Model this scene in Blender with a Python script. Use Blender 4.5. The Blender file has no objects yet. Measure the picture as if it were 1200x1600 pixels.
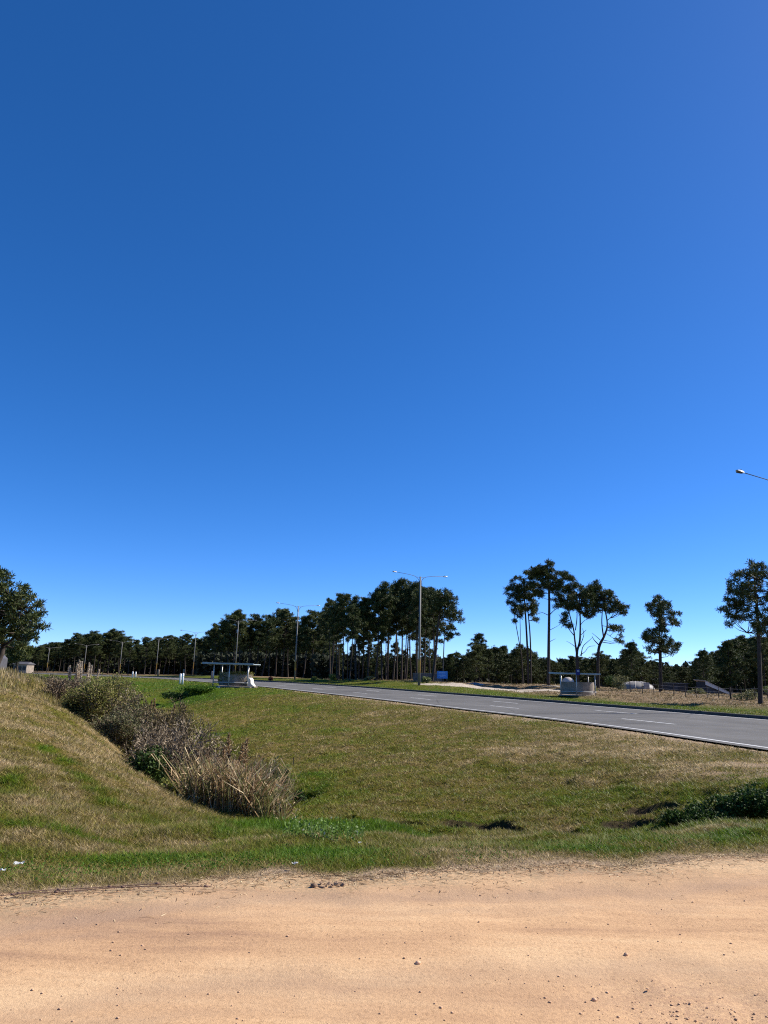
import bpy, math, random
import numpy as np
from mathutils import Vector, Matrix

# ------------------------------------------------------------------ camera, sky, sun
SC = bpy.context.scene
COL = SC.collection
PI = math.pi
FPX = 1110.0                       # focal length in pixels of a 1600 high picture
CAM = np.array([0.0, 0.0, 1.65])
PITCH = math.atan(250.0 / FPX)
ROLL = math.radians(1.4)
cp, sp = math.cos(PITCH), math.sin(PITCH)
F_ = np.array([0, cp, sp]); U0 = np.array([0, -sp, cp]); R0 = np.array([1.0, 0, 0])
R_ = R0 * math.cos(ROLL) + U0 * math.sin(ROLL)
U_ = U0 * math.cos(ROLL) - R0 * math.sin(ROLL)
cam_data = bpy.data.cameras.new("camera")
cam = bpy.data.objects.new("camera", cam_data)
COL.objects.link(cam)
M = Matrix(((R_[0], U_[0], -F_[0], CAM[0]), (R_[1], U_[1], -F_[1], CAM[1]), (R_[2], U_[2], -F_[2], CAM[2]), (0, 0, 0, 1)))
cam.matrix_world = M
cam_data.sensor_fit = 'VERTICAL'; cam_data.sensor_height = 24.0
cam_data.lens = 24.0 * FPX / 1600.0
cam_data.clip_start = 0.05; cam_data.clip_end = 9000
SC.camera = cam

SUN_AZ = math.radians(72)          # measured from +Y (view direction) towards +X (right)
SUN_EL = math.radians(40)
world = bpy.data.worlds.new("World"); SC.world = world; world.use_nodes = True
wn = world.node_tree; wn.nodes.clear()
sky = wn.nodes.new('ShaderNodeTexSky'); sky.sky_type = 'NISHITA'; sky.sun_disc = False
sky.sun_elevation = SUN_EL; sky.sun_rotation = SUN_AZ
sky.altitude = 0; sky.air_density = 0.49; sky.dust_density = 0.12; sky.ozone_density = 8.0
hs = wn.nodes.new('ShaderNodeHueSaturation'); hs.inputs['Saturation'].default_value = 1.18; hs.inputs['Hue'].default_value = 0.508; hs.inputs['Value'].default_value = 1.0
bg = wn.nodes.new('ShaderNodeBackground'); bg.inputs[1].default_value = 0.15
wo = wn.nodes.new('ShaderNodeOutputWorld')
wn.links.new(sky.outputs[0], hs.inputs['Color']); gm = wn.nodes.new('ShaderNodeGamma'); gm.inputs[1].default_value = 0.87; wn.links.new(hs.outputs[0], gm.inputs[0]); wn.links.new(gm.outputs[0], bg.inputs[0]); wn.links.new(bg.outputs[0], wo.inputs[0])
sd = bpy.data.lights.new("sun", 'SUN'); sd.energy = 4.8; sd.angle = math.radians(0.5); sd.color = (1.0, 0.95, 0.87)
sun = bpy.data.objects.new("sun", sd); COL.objects.link(sun)
sdir = Vector((math.sin(SUN_AZ) * math.cos(SUN_EL), math.cos(SUN_AZ) * math.cos(SUN_EL), math.sin(SUN_EL)))
sun.rotation_euler = sdir.to_track_quat('Z', 'Y').to_euler(); sun.location = (30, 0, 40)
SC.view_settings.view_transform = 'Standard'; SC.view_settings.look = 'None'
SC.view_settings.exposure = 0.78; SC.view_settings.gamma = 1.0
SC.cycles.use_denoising = False; SC.cycles.filter_width = 1.15
SC.cycles.max_bounces = 5; SC.cycles.transparent_max_bounces = 6

rng = np.random.default_rng(11)
random.seed(5)

# ------------------------------------------------------------------ helpers
def ray(px, py):
    return F_ + R_ * (px - 600) / FPX - U_ * (py - 800) / FPX
def P(px, py, Y):                  # world point on a sight line at forward distance Y
    d = ray(px, py); return CAM + d * (Y / d[1])
def G(px, py, z):                  # world point where a sight line reaches height z
    d = ray(px, py); return CAM + d * ((z - CAM[2]) / d[2])

def tag(o, label=None, cat=None, group=None, kind=None):
    if label: o['label'] = label
    if cat: o['category'] = cat
    if group: o['group'] = group
    if kind: o['kind'] = kind
    return o
def empty(name, loc=(0, 0, 0), rz=0.0):
    o = bpy.data.objects.new(name, None); COL.objects.link(o)
    o.location = [float(v) for v in loc]; o.rotation_euler = (0, 0, rz); o.empty_display_size = .3
    return o
def link(name, me, parent=None, loc=None):
    o = bpy.data.objects.new(name, me); COL.objects.link(o)
    if parent is not None: o.parent = parent
    if loc is not None: o.location = [float(v) for v in loc]
    return o
def np_mesh(name, V, Q, mat, attrs=None, smooth=False):
    """V (n,3), Q (m,k) with k 3 or 4"""
    me = bpy.data.meshes.new(name)
    V = np.ascontiguousarray(V, dtype=np.float32); Q = np.ascontiguousarray(Q, dtype=np.int32)
    k = Q.shape[1]
    me.vertices.add(len(V)); me.vertices.foreach_set("co", V.ravel())
    me.loops.add(Q.size); me.loops.foreach_set("vertex_index", Q.ravel())
    me.polygons.add(len(Q))
    me.polygons.foreach_set("loop_start", np.arange(0, Q.size, k, dtype=np.int32))
    me.polygons.foreach_set("loop_total", np.full(len(Q), k, dtype=np.int32))
    if smooth: me.polygons.foreach_set("use_smooth", np.ones(len(Q), dtype=bool))
    if attrs:
        for an, av in attrs.items():
            a = me.attributes.new(an, 'FLOAT', 'POINT'); a.data.foreach_set("value", np.ascontiguousarray(av, dtype=np.float32))
    me.update(calc_edges=True)
    if mat is not None: me.materials.append(mat)
    return me
class MB:
    def __init__(s): s.v = []; s.f = []
    def add(s, vs, fs):
        b = len(s.v); s.v += [tuple(map(float, v)) for v in vs]; s.f += [tuple(i + b for i in f) for f in fs]
    def box(s, c, size, rz=0, rot=None):
        hx, hy, hz = size[0] / 2, size[1] / 2, size[2] / 2
        vs = [Vector((x * hx, y * hy, z * hz)) for z in (-1, 1) for y in (-1, 1) for x in (-1, 1)]
        m = rot if rot is not None else Matrix.Rotation(rz, 3, 'Z')
        s.add([(m @ v) + Vector(c) for v in vs], [(0, 2, 3, 1), (4, 5, 7, 6), (0, 1, 5, 4), (2, 6, 7, 3), (0, 4, 6, 2), (1, 3, 7, 5)])
    def tube(s, pts, rad, n=6, cap=True):
        pts = [Vector(p) for p in pts]
        if not hasattr(rad, '__len__'): rad = [rad] * len(pts)
        b = len(s.v); up = Vector((0.13, 0.31, 0.94))
        for i, p in enumerate(pts):
            t = (pts[min(i + 1, len(pts) - 1)] - pts[max(i - 1, 0)]).normalized()
            a = t.cross(up)
            if a.length < .05: a = t.cross(Vector((1, 0, 0)))
            a.normalize(); c = t.cross(a)
            for k in range(n):
                th = 2 * PI * k / n
                s.v.append(tuple(p + (a * math.cos(th) + c * math.sin(th)) * rad[i]))
        for i in range(len(pts) - 1):
            for k in range(n):
                k2 = (k + 1) % n
                s.f.append((b + i * n + k, b + i * n + k2, b + (i + 1) * n + k2, b + (i + 1) * n + k))
        if cap:
            s.f.append(tuple(b + k for k in range(n))[::-1]); s.f.append(tuple(b + (len(pts) - 1) * n + k for k in range(n)))
    def mesh(s, name, mat, smooth=False, bevel=0):
        me = bpy.data.meshes.new(name); me.from_pydata(s.v, [], s.f); me.update()
        if smooth: me.polygons.foreach_set("use_smooth", [True] * len(me.polygons))
        if mat: me.materials.append(mat)
        return me
    def build(s, name, mat, parent=None, smooth=False, bevel=0, loc=None):
        o = link(name, s.mesh(name, mat, smooth), parent, loc)
        if bevel:
            b = o.modifiers.new("bevel", 'BEVEL'); b.width = bevel; b.segments = 2; b.limit_method = 'ANGLE'
        return o

def _h(ix, iy, seed):
    n = (ix.astype(np.int64) * 374761393 + iy.astype(np.int64) * 668265263 + seed * 1442695041) & 0x7fffffff
    n = ((n ^ (n >> 13)) * 1274126177) & 0x7fffffff
    return ((n ^ (n >> 16)) & 0xffff) / 65535.0
def vnoise(x, y, seed=0):
    x = np.asarray(x, float); y = np.asarray(y, float)
    ix = np.floor(x); iy = np.floor(y); fx = x - ix; fy = y - iy
    fx = fx * fx * (3 - 2 * fx); fy = fy * fy * (3 - 2 * fy)
    a = _h(ix, iy, seed); b = _h(ix + 1, iy, seed); c = _h(ix, iy + 1, seed); d = _h(ix + 1, iy + 1, seed)
    return (a * (1 - fx) + b * fx) * (1 - fy) + (c * (1 - fx) + d * fx) * fy
def fbm(x, y, seed=0, octv=4):
    s = 0; a = .5; t = 0
    for i in range(octv):
        s = s + a * vnoise(x * 2 ** i + 17.3 * i, y * 2 ** i - 9.1 * i, seed + i); t += a; a *= .5
    return s / t
def sstep(a, b, x):
    t = np.clip((np.asarray(x, float) - a) / (b - a), 0, 1); return t * t * (3 - 2 * t)

# ------------------------------------------------------------------ materials
def mat(name):
    m = bpy.data.materials.new(name); m.use_nodes = True; nt = m.node_tree
    b = nt.nodes['Principled BSDF']; return m, nt, b
def N(nt, t, **kw):
    n = nt.nodes.new(t)
    for k, v in kw.items(): setattr(n, k, v)
    return n
def ramp(nt, stops, interp='LINEAR'):
    r = nt.nodes.new('ShaderNodeValToRGB'); r.color_ramp.interpolation = interp
    e = r.color_ramp.elements
    while len(e) > 1: e.remove(e[-1])
    e[0].position = stops[0][0]; e[0].color = (*stops[0][1], 1)
    for p, c in stops[1:]:
        x = e.new(p); x.color = (*c, 1)
    return r
def math_(nt, op, a, b=None, clamp=False):
    m = nt.nodes.new('ShaderNodeMath'); m.operation = op; m.use_clamp = clamp
    for i, v in enumerate((a, b)):
        if v is None: continue
        if isinstance(v, (int, float)): m.inputs[i].default_value = v
        else: nt.links.new(v, m.inputs[i])
    return m.outputs[0]
def mixc(nt, f, a, b, mode='MIX'):
    m = nt.nodes.new('ShaderNodeMix'); m.data_type = 'RGBA'; m.blend_type = mode
    for s, v in ((m.inputs[0], f), (m.inputs[6], a), (m.inputs[7], b)):
        if isinstance(v, (int, float)): s.default_value = v
        elif isinstance(v, tuple): s.default_value = (*v, 1)
        else: nt.links.new(v, s)
    return m.outputs[2]
def noise(nt, scale, detail=4, rough=.55, vec=None, dist=0):
    n = nt.nodes.new('ShaderNodeTexNoise'); n.inputs['Scale'].default_value = scale
    n.inputs['Detail'].default_value = detail; n.inputs['Roughness'].default_value = rough
    n.inputs['Distortion'].default_value = dist
    if vec is not None: nt.links.new(vec, n.inputs['Vector'])
    return n.outputs['Fac']
def pos(nt):
    return nt.nodes.new('ShaderNodeNewGeometry').outputs['Position']
def mapping(nt, vec, sc):
    m = nt.nodes.new('ShaderNodeMapping'); m.inputs['Scale'].default_value = sc
    nt.links.new(vec, m.inputs['Vector']); return m.outputs[0]
def bump(nt, b, h, strength, dist):
    n = nt.nodes.new('ShaderNodeBump'); n.inputs['Strength'].default_value = strength; n.inputs['Distance'].default_value = dist
    nt.links.new(h, n.inputs['Height']); nt.links.new(n.outputs[0], b.inputs['Normal'])
def attr(nt, name):
    a = nt.nodes.new('ShaderNodeAttribute'); a.attribute_name = name; return a.outputs['Fac']

GREEN_RAMP = [(0.0, (0.095, 0.185, 0.006)), (0.22, (0.140, 0.185, 0.012)), (0.42, (0.190, 0.190, 0.024)),
              (0.60, (0.255, 0.205, 0.055)), (0.80, (0.37, 0.285, 0.135)), (1.0, (0.62, 0.48, 0.27))]
def plain(name, c, rough=.7, var=.25, scale=6., metallic=0, bumpy=.0):
    m, nt, b = mat(name)
    n = noise(nt, scale, 5, .6, pos(nt))
    d = tuple(x * (1 - var) for x in c); l = tuple(min(1, x * (1 + var)) for x in c)
    r = ramp(nt, [(.3, d), (.7, l)]); nt.links.new(n, r.inputs[0]); nt.links.new(r.outputs[0], b.inputs['Base Color'])
    b.inputs['Roughness'].default_value = rough; b.inputs['Metallic'].default_value = metallic
    b.inputs['Specular IOR Level'].default_value = .3
    if bumpy: bump(nt, b, noise(nt, scale * 6, 4, .6, pos(nt)), bumpy, .02)
    return m
def foliage(name, stops, trans=.25, rough=.6, posvar=0.0, pscale=.6):
    m, nt, b = mat(name)
    g = nt.nodes.new('ShaderNodeNewGeometry')
    v = g.outputs['Random Per Island']
    if posvar:
        n = noise(nt, pscale, 3, .6, g.outputs['Position'])
        v = math_(nt, 'ADD', math_(nt, 'MULTIPLY', v, 1 - posvar), math_(nt, 'MULTIPLY', n, posvar), True)
    r = ramp(nt, stops); nt.links.new(v, r.inputs[0])
    nt.links.new(r.outputs[0], b.inputs['Base Color']); b.inputs['Roughness'].default_value = rough
    b.inputs['Specular IOR Level'].default_value = .25
    t = nt.nodes.new('ShaderNodeBsdfTranslucent'); nt.links.new(r.outputs[0], t.inputs['Color'])
    mx = nt.nodes.new('ShaderNodeMixShader'); mx.inputs[0].default_value = trans
    out = [x for x in nt.nodes if x.type == 'OUTPUT_MATERIAL'][0]
    nt.links.new(b.outputs[0], mx.inputs[1]); nt.links.new(t.outputs[0], mx.inputs[2]); nt.links.new(mx.outputs[0], out.inputs[0])
    return m

def ground_material():
    m, nt, b = mat("turf_ground"); p = pos(nt)
    dry = attr(nt, "dry"); scrub = attr(nt, "scrub"); sand = attr(nt, "sand"); dirt = attr(nt, "dirt")
    n1 = noise(nt, .8, 5, .62, p); n2 = noise(nt, 9, 6, .68, p); n3 = noise(nt, 60, 4, .65, p)
    v = math_(nt, 'ADD', dry, math_(nt, 'MULTIPLY', math_(nt, 'SUBTRACT', n1, .5), .8))
    v = math_(nt, 'ADD', v, math_(nt, 'MULTIPLY', math_(nt, 'SUBTRACT', n2, .5), .9))
    v = math_(nt, 'ADD', v, math_(nt, 'MULTIPLY', math_(nt, 'SUBTRACT', noise(nt, 3.0, 5, .7, p), .5), .6))
    v = math_(nt, 'ADD', v, math_(nt, 'MULTIPLY', math_(nt, 'SUBTRACT', n3, .5), .5), True)
    r = ramp(nt, GREEN_RAMP); nt.links.new(v, r.inputs[0])
    c = mixc(nt, 1.0, r.outputs[0], (0.52, 0.48, 0.42), 'MULTIPLY')  # ground darkened to stand in for small shadows between the blades
    c = mixc(nt, attr(nt, 'bare'), c, (0.050, 0.034, 0.022))  # dark exposed soil, also standing in for shade inside the hollows
    sr = ramp(nt, [(.3, (0.07, 0.055, 0.03)), (.5, (0.19, 0.125, 0.07)), (.62, (0.30, 0.21, 0.12)), (.8, (0.20, 0.19, 0.07))]); nt.links.new(noise(nt, 1.3, 8, .75, p), sr.inputs[0])
    c = mixc(nt, scrub, c, sr.outputs[0])
    sa = ramp(nt, [(.3, (0.30, 0.24, 0.18)), (.7, (0.55, 0.47, 0.38))]); nt.links.new(n2, sa.inputs[0])
    c = mixc(nt, sand, c, sa.outputs[0])
    gr = ramp(nt, [(.32, (0.14, 0.095, 0.06)), (.5, (0.36, 0.25, 0.155)), (.68, (0.56, 0.41, 0.27))]); nt.links.new(noise(nt, 22, 6, .8, p), gr.inputs[0])
    c = mixc(nt, dirt, c, gr.outputs[0])
    nt.links.new(c, b.inputs['Base Color']); b.inputs['Roughness'].default_value = .95; b.inputs['Specular IOR Level'].default_value = .1
    h = math_(nt, 'ADD', math_(nt, 'MULTIPLY', n2, 1.0), math_(nt, 'MULTIPLY', n3, .35))
    bump(nt, b, h, .9, .09)
    return m
def dirt_material():
    m, nt, b = mat("packed_sand"); p = pos(nt)
    st = noise(nt, 1.0, 5, .6, mapping(nt, p, (.22, 1.7, 1)), .4)
    st2 = noise(nt, 1.0, 4, .6, mapping(nt, p, (.8, 6.5, 1)), .3)
    bl = noise(nt, .9, 4, .6, p); f = noise(nt, 38, 8, .78, p); f2 = noise(nt, 170, 3, .7, p)
    v = math_(nt, 'ADD', math_(nt, 'MULTIPLY', st, .55), math_(nt, 'ADD', math_(nt, 'MULTIPLY', st2, .2), math_(nt, 'MULTIPLY', bl, .25)))
    r = ramp(nt, [(.38, (0.36, 0.215, 0.125)), (.45, (0.48, 0.292, 0.158)), (.52, (0.56, 0.350, 0.188)), (.60, (0.62, 0.410, 0.228))]); nt.links.new(v, r.inputs[0])
    r2 = ramp(nt, [(.28, (0.50, 0.44, 0.40)), (.46, (.95, .94, .93)), (.70, (1.14, 1.13, 1.12))]); nt.links.new(f, r2.inputs[0])
    c = mixc(nt, 1.0, r.outputs[0], r2.outputs[0], 'MULTIPLY')
    sp_ = ramp(nt, [(.66, (0, 0, 0)), (.74, (1, 1, 1))]); nt.links.new(f2, sp_.inputs[0])
    c = mixc(nt, math_(nt, 'MULTIPLY', sp_.outputs[0], .4), c, (0.30, 0.17, 0.10))
    lt = attr(nt, "litter"); ln = ramp(nt, [(.35, (0, 0, 0)), (.6, (1, 1, 1))]); nt.links.new(noise(nt, 26, 5, .7, p), ln.inputs[0])
    lf = math_(nt, 'MULTIPLY', lt, ln.outputs[0])
    c = mixc(nt, lf, c, (0.30, 0.22, 0.13))
    tk = attr(nt, 'track'); c = mixc(nt, math_(nt, 'MULTIPLY', tk, .85), c, (0.36, 0.235, 0.150))
    # fine, scuffed stone patch
    gv = attr(nt, "gravel"); gn = ramp(nt, [(.42, (0, 0, 0)), (.58, (1, 1, 1))]); nt.links.new(noise(nt, 45, 4, .7, p), gn.inputs[0])
    c = mixc(nt, math_(nt, 'MULTIPLY', math_(nt, 'MULTIPLY', gv, gn.outputs[0]), .55), c, (0.34, 0.20, 0.13))
    nt.links.new(c, b.inputs['Base Color']); b.inputs['Roughness'].default_value = .95; b.inputs['Specular IOR Level'].default_value = .12
    h = math_(nt, 'ADD', math_(nt, 'MULTIPLY', f, 1.), math_(nt, 'ADD', math_(nt, 'MULTIPLY', f2, .3), math_(nt, 'MULTIPLY', st2, .5)))
    bump(nt, b, h, .55, .02)
    return m
def asphalt_material():
    m, nt, b = mat("worn_asphalt"); p = pos(nt)
    n = noise(nt, .35, 5, .6, p); f = noise(nt, 70, 4, .7, p)
    r = ramp(nt, [(.3, (0.112, 0.107, 0.100)), (.7, (0.150, 0.143, 0.134))]); nt.links.new(n, r.inputs[0])
    tr = attr(nt, "across")
    w = math_(nt, 'SINE', math_(nt, 'MULTIPLY', tr, 3.4))
    c = mixc(nt, math_(nt, 'MULTIPLY', math_(nt, 'ADD', w, 1.), .12), r.outputs[0], (0.10, 0.10, 0.105))
    cr = nt.nodes.new('ShaderNodeTexVoronoi'); cr.feature = 'DISTANCE_TO_EDGE'; cr.inputs['Scale'].default_value = .22; nt.links.new(p, cr.inputs['Vector'])
    ck = ramp(nt, [(0, (1, 1, 1)), (.012, (0, 0, 0))]); nt.links.new(cr.outputs['Distance'], ck.inputs[0])
    c = mixc(nt, math_(nt, 'MULTIPLY', ck.outputs[0], .5), c, (0.045, 0.044, 0.043))
    st = ramp(nt, [(.35, (.78, .77, .75)), (.6, (1.08, 1.07, 1.05))]); nt.links.new(noise(nt, .12, 6, .7, p), st.inputs[0]); c = mixc(nt, 1., c, st.outputs[0], 'MULTIPLY')
    r2 = ramp(nt, [(.3, (.66, .66, .66)), (.7, (1.2, 1.2, 1.2))]); nt.links.new(f, r2.inputs[0])
    c = mixc(nt, 1., c, r2.outputs[0], 'MULTIPLY')
    nt.links.new(c, b.inputs['Base Color']); b.inputs['Roughness'].default_value = .92; b.inputs['Specular IOR Level'].default_value = .12
    bump(nt, b, f, .3, .01)
    return m
def paint_material():
    m, nt, b = mat("road_paint"); p = pos(nt)
    n = ramp(nt, [(.34, (0.17, .17, .165)), (.52, (.58, .57, .54))]); nt.links.new(noise(nt, 9, 6, .75, p), n.inputs[0])
    nt.links.new(n.outputs[0], b.inputs['Base Color']); b.inputs['Roughness'].default_value = .7
    return m
def blade_material(name="grass_blades"):
    m, nt, b = mat(name)
    g = nt.nodes.new('ShaderNodeNewGeometry'); dry = attr(nt, "dry")
    n1 = noise(nt, .8, 5, .62, g.outputs['Position']); n2 = noise(nt, 9, 4, .6, g.outputs['Position'])
    v = math_(nt, 'ADD', dry, math_(nt, 'MULTIPLY', math_(nt, 'SUBTRACT', n1, .5), .8))
    v = math_(nt, 'ADD', v, math_(nt, 'MULTIPLY', math_(nt, 'SUBTRACT', n2, .5), .7))
    v = math_(nt, 'ADD', v, math_(nt, 'MULTIPLY', math_(nt, 'SUBTRACT', noise(nt, 3.0, 5, .7, g.outputs['Position']), .5), .6))
    v = math_(nt, 'ADD', v, math_(nt, 'MULTIPLY', math_(nt, 'SUBTRACT', g.outputs['Random Per Island'], .5), .42), True)
    r = ramp(nt, GREEN_RAMP); nt.links.new(v, r.inputs[0])
    sc = attr(nt, "scrub")
    c = mixc(nt, sc, r.outputs[0], (0.175, 0.130, 0.060))
    wn2 = nt.nodes.new('ShaderNodeTexWhiteNoise'); wn2.noise_dimensions = '1D'; nt.links.new(g.outputs['Random Per Island'], wn2.inputs['W'])
    br = ramp(nt, [(0, (.28, .28, .28)), (.5, (.9, .9, .9)), (1, (1.6, 1.56, 1.45))]); nt.links.new(wn2.outputs['Value'], br.inputs[0])
    c = mixc(nt, 1.0, c, br.outputs[0], 'MULTIPLY')
    nt.links.new(c, b.inputs['Base Color']); b.inputs['Roughness'].default_value = .55; b.inputs['Specular IOR Level'].default_value = .25
    t = nt.nodes.new('ShaderNodeBsdfTranslucent'); nt.links.new(c, t.inputs['Color'])
    mx = nt.nodes.new('ShaderNodeMixShader'); mx.inputs[0].default_value = .3
    out = [x for x in nt.nodes if x.type == 'OUTPUT_MATERIAL'][0]
    nt.links.new(b.outputs[0], mx.inputs[1]); nt.links.new(t.outputs[0], mx.inputs[2]); nt.links.new(mx.outputs[0], out.inputs[0])
    return m
def pole_material():
    m, nt, b = mat("painted_pole")
    tc = nt.nodes.new('ShaderNodeTexCoord'); sx = nt.nodes.new('ShaderNodeSeparateXYZ'); nt.links.new(tc.outputs['Object'], sx.inputs[0])
    z = math_(nt, 'DIVIDE', sx.outputs[2], 12.)
    r = ramp(nt, [(0, (0.16, 0.15, 0.14)), (.13, (0.18, 0.16, 0.14)), (.16, (0.42, 0.25, 0.06)), (.27, (0.42, 0.26, 0.07)), (.30, (0.19, 0.178, 0.155)), (1, (0.155, 0.148, 0.135))])
    nt.links.new(z, r.inputs[0]); nt.links.new(r.outputs[0], b.inputs['Base Color']); b.inputs['Roughness'].default_value = .6
    return m
MT = dict(
    ground=ground_material(), dirt=dirt_material(), asphalt=asphalt_material(), paint=paint_material(), blade=blade_material(),
    kerb=plain("kerb_concrete", (0.075, 0.07, 0.062), .9, .3, 3),
    bark=plain("pine_bark", (0.050, 0.038, 0.030), .95, .45, 5),
    bark_lit=plain("sunlit_bark", (0.17, 0.135, 0.10), .95, .4, 5),  # lighter copy of the bark, sunlight painted into its colour
    needle=foliage("pine_needles", [(0, (0.012, 0.022, 0.006)), (.45, (0.038, 0.056, 0.012)), (.8, (0.085, 0.098, 0.022)), (1, (0.16, 0.115, 0.045))], .12, .6, .35, .5),
    needle2=foliage("pine_needles_olive", [(0, (0.016, 0.027, 0.007)), (.45, (0.055, 0.074, 0.017)), (.8, (0.115, 0.118, 0.030)), (1, (0.18, 0.13, 0.05))], .15, .6, .35, .5),
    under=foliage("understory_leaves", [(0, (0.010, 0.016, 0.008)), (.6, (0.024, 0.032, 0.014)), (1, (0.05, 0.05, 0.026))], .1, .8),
    concrete=plain("weathered_concrete", (0.26, 0.21, 0.165), .9, .3, 1.6, 0, .3),
    concrete_w=plain("whitewashed_concrete", (0.55, 0.50, 0.44), .85, .15, 2.5, 0, .3),
    steel=plain("galvanised_steel", (0.50, 0.48, 0.45), .45, .2, 3, .3),
    armsteel=plain("dull_arm_steel", (0.16, 0.155, 0.145), .85, .2, 3),
    roofp=plain("grey_green_roof_metal", (0.32, 0.37, 0.38), .5, .2, 2),
    dark=plain("dark_metal", (0.035, 0.035, 0.04), .5, .3, 3),
    pole=pole_material(),
    white=plain("white_paint", (0.80, 0.80, 0.78), .6, .06, 4),
    blue=plain("blue_sign_paint", (0.02, 0.16, 0.50), .5, .1, 2),
    navy=plain("navy_sign_paint", (0.01, 0.02, 0.16), .5, .1, 2),
    brick=plain("brown_brick", (0.20, 0.13, 0.10), .9, .4, 8),
    moss=foliage("yellow_moss", [(0, (0.09, 0.09, 0.015)), (.6, (0.22, 0.20, 0.03)), (1, (0.34, 0.30, 0.05))], .3),
    bushg=foliage("bush_leaves", [(0, (0.07, 0.10, 0.026)), (.6, (0.15, 0.18, 0.055)), (1, (0.25, 0.27, 0.10))], .3),
    olive_yellow=foliage("yellow_olive_leaves", [(0, (0.08, 0.095, 0.02)), (.6, (0.20, 0.195, 0.05)), (1, (0.35, 0.31, 0.10))], .35, .8),  # yellower olive leaves of the leaning shrub tree
    brownl=foliage("brown_leaves", [(0, (0.05, 0.04, 0.018)), (.6, (0.13, 0.105, 0.04)), (1, (0.25, 0.19, 0.08))], .2, .8),
    olive=foliage("olive_leaves", [(0, (0.06, 0.07, 0.026)), (.6, (0.155, 0.155, 0.062)), (1, (0.27, 0.25, 0.12))], .3),
    darkg=foliage("dark_leaves", [(0, (0.014, 0.032, 0.005)), (.7, (0.040, 0.075, 0.010)), (1, (0.10, 0.16, 0.03))], .2, .7),
    lush=foliage("lush_creeper_leaves", [(0, (0.03, 0.08, 0.008)), (.7, (0.08, 0.16, 0.015)), (1, (0.16, 0.24, 0.03))], .3, .8),
    yellowg=foliage("yellow_green_leaves", [(0, (0.10, 0.12, 0.02)), (.6, (0.22, 0.24, 0.05)), (1, (0.36, 0.33, 0.08))], .3),
    twig=foliage("grey_brown_twigs", [(0, (0.06, 0.042, 0.026)), (.6, (0.17, 0.120, 0.075)), (1, (0.33, 0.25, 0.16))], .0, .9),
    twig_pale=foliage("pale_dead_twigs", [(0, (0.08, 0.055, 0.032)), (.6, (0.21, 0.155, 0.095)), (1, (0.44, 0.35, 0.24))], .0, .9),
    reed=foliage("dry_reed", [(0, (0.08, 0.044, 0.020)), (.4, (0.27, 0.165, 0.08)), (.75, (0.48, 0.335, 0.175)), (1, (0.72, 0.58, 0.36))], .25, .7),
    reedg=foliage("half_green_reed", [(0, (0.07, 0.075, 0.02)), (.6, (0.17, 0.17, 0.05)), (1, (0.32, 0.29, 0.12))], .25, .7),
    plume=foliage("pampas_plume", [(0, (0.45, 0.37, 0.27)), (.6, (0.58, 0.49, 0.38)), (1, (0.85, 0.77, 0.64))], .6, .8),
    dome=plain("pale_tent_membrane", (0.22, 0.20, 0.18), .6, .15, 1),
    domeb=plain("cream_dome_membrane", (0.42, 0.36, 0.31), .6, .1, 1),  # cream membrane, paler than the other tent
    rust=plain("rusty_cable", (0.17, 0.10, 0.07), .8, .4, 20),
    stone=plain("pebble_stone", (0.50, 0.31, 0.19), .9, .45, 14),
    clod=plain("soil_clod", (0.25, 0.16, 0.10), .95, .4, 20, 0, .6),
    slate=plain("grey_slate", (0.075, 0.07, 0.075), .7, .2, 2),
    roofbr=plain("brown_fascia", (0.12, 0.065, 0.04), .8, .2, 2),
    redleaf=foliage("rusty_leaves", [(0, (0.07, 0.02, 0.012)), (.7, (0.16, 0.05, 0.03)), (1, (0.45, 0.34, 0.2))], .2),
    tarp=plain("dark_wet_ground", (0.035, 0.036, 0.045), .35, .3, 1),
)

# ------------------------------------------------------------------ road line and terrain height
ZR = -0.27
near_px = [(1200, 1169, ZR), (990, 1138, ZR), (830, 1118.6, ZR), (713, 1106, ZR), (587, 1091, ZR), (500, 1082, ZR), (400, 1071, ZR)]
Lp = [G(*p)[:2] for p in near_px]
Lp = np.array(Lp)
d0 = Lp[0] - Lp[2]; d0 /= np.linalg.norm(d0)
Lp = np.vstack([[Lp[0] + d0 * t for t in (160, 60, 25, 10)], Lp, [(-24.5, 102), (-38, 128), (-60, 158), (-92, 190), (-140, 222), (-220, 260)]])
def smooth_poly(p, n):
    p = np.array(p); 
    for _ in range(n):
        q = [p[0]]
        for a, b in zip(p[:-1], p[1:]): q += [a * .75 + b * .25, a * .25 + b * .75]
        q.append(p[-1]); p = np.array(q)
    return p
L = smooth_poly(Lp, 3)
seg = L[1:] - L[:-1]; sl = np.linalg.norm(seg, axis=1); cum = np.concatenate([[0], np.cumsum(sl)])
def road_sd(x, y):
    """signed offset from the near white line (positive = across the road), and distance along"""
    x = np.atleast_1d(np.asarray(x, float)).ravel(); y = np.atleast_1d(np.asarray(y, float)).ravel()
    best = np.full(x.shape, 1e9); sg = np.zeros(x.shape); al = np.zeros(x.shape)
    for i in range(len(seg)):
        ax, ay = L[i]; sx, sy = seg[i]; l2 = sl[i] ** 2
        t = np.clip(((x - ax) * sx + (y - ay) * sy) / l2, 0, 1)
        dx = x - ax - t * sx; dy = y - ay - t * sy; d = dx * dx + dy * dy
        m = d < best; best[m] = d[m]
        cr = sx * dy - sy * dx
        sg[m] = -np.sign(cr[m]); al[m] = cum[i] + t[m] * sl[i]
    return np.sqrt(best) * sg, al
def road_z(y):
    return ZR - 0.55 * sstep(105, 190, y) - 0.9 * sstep(190, 260, y)
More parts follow.
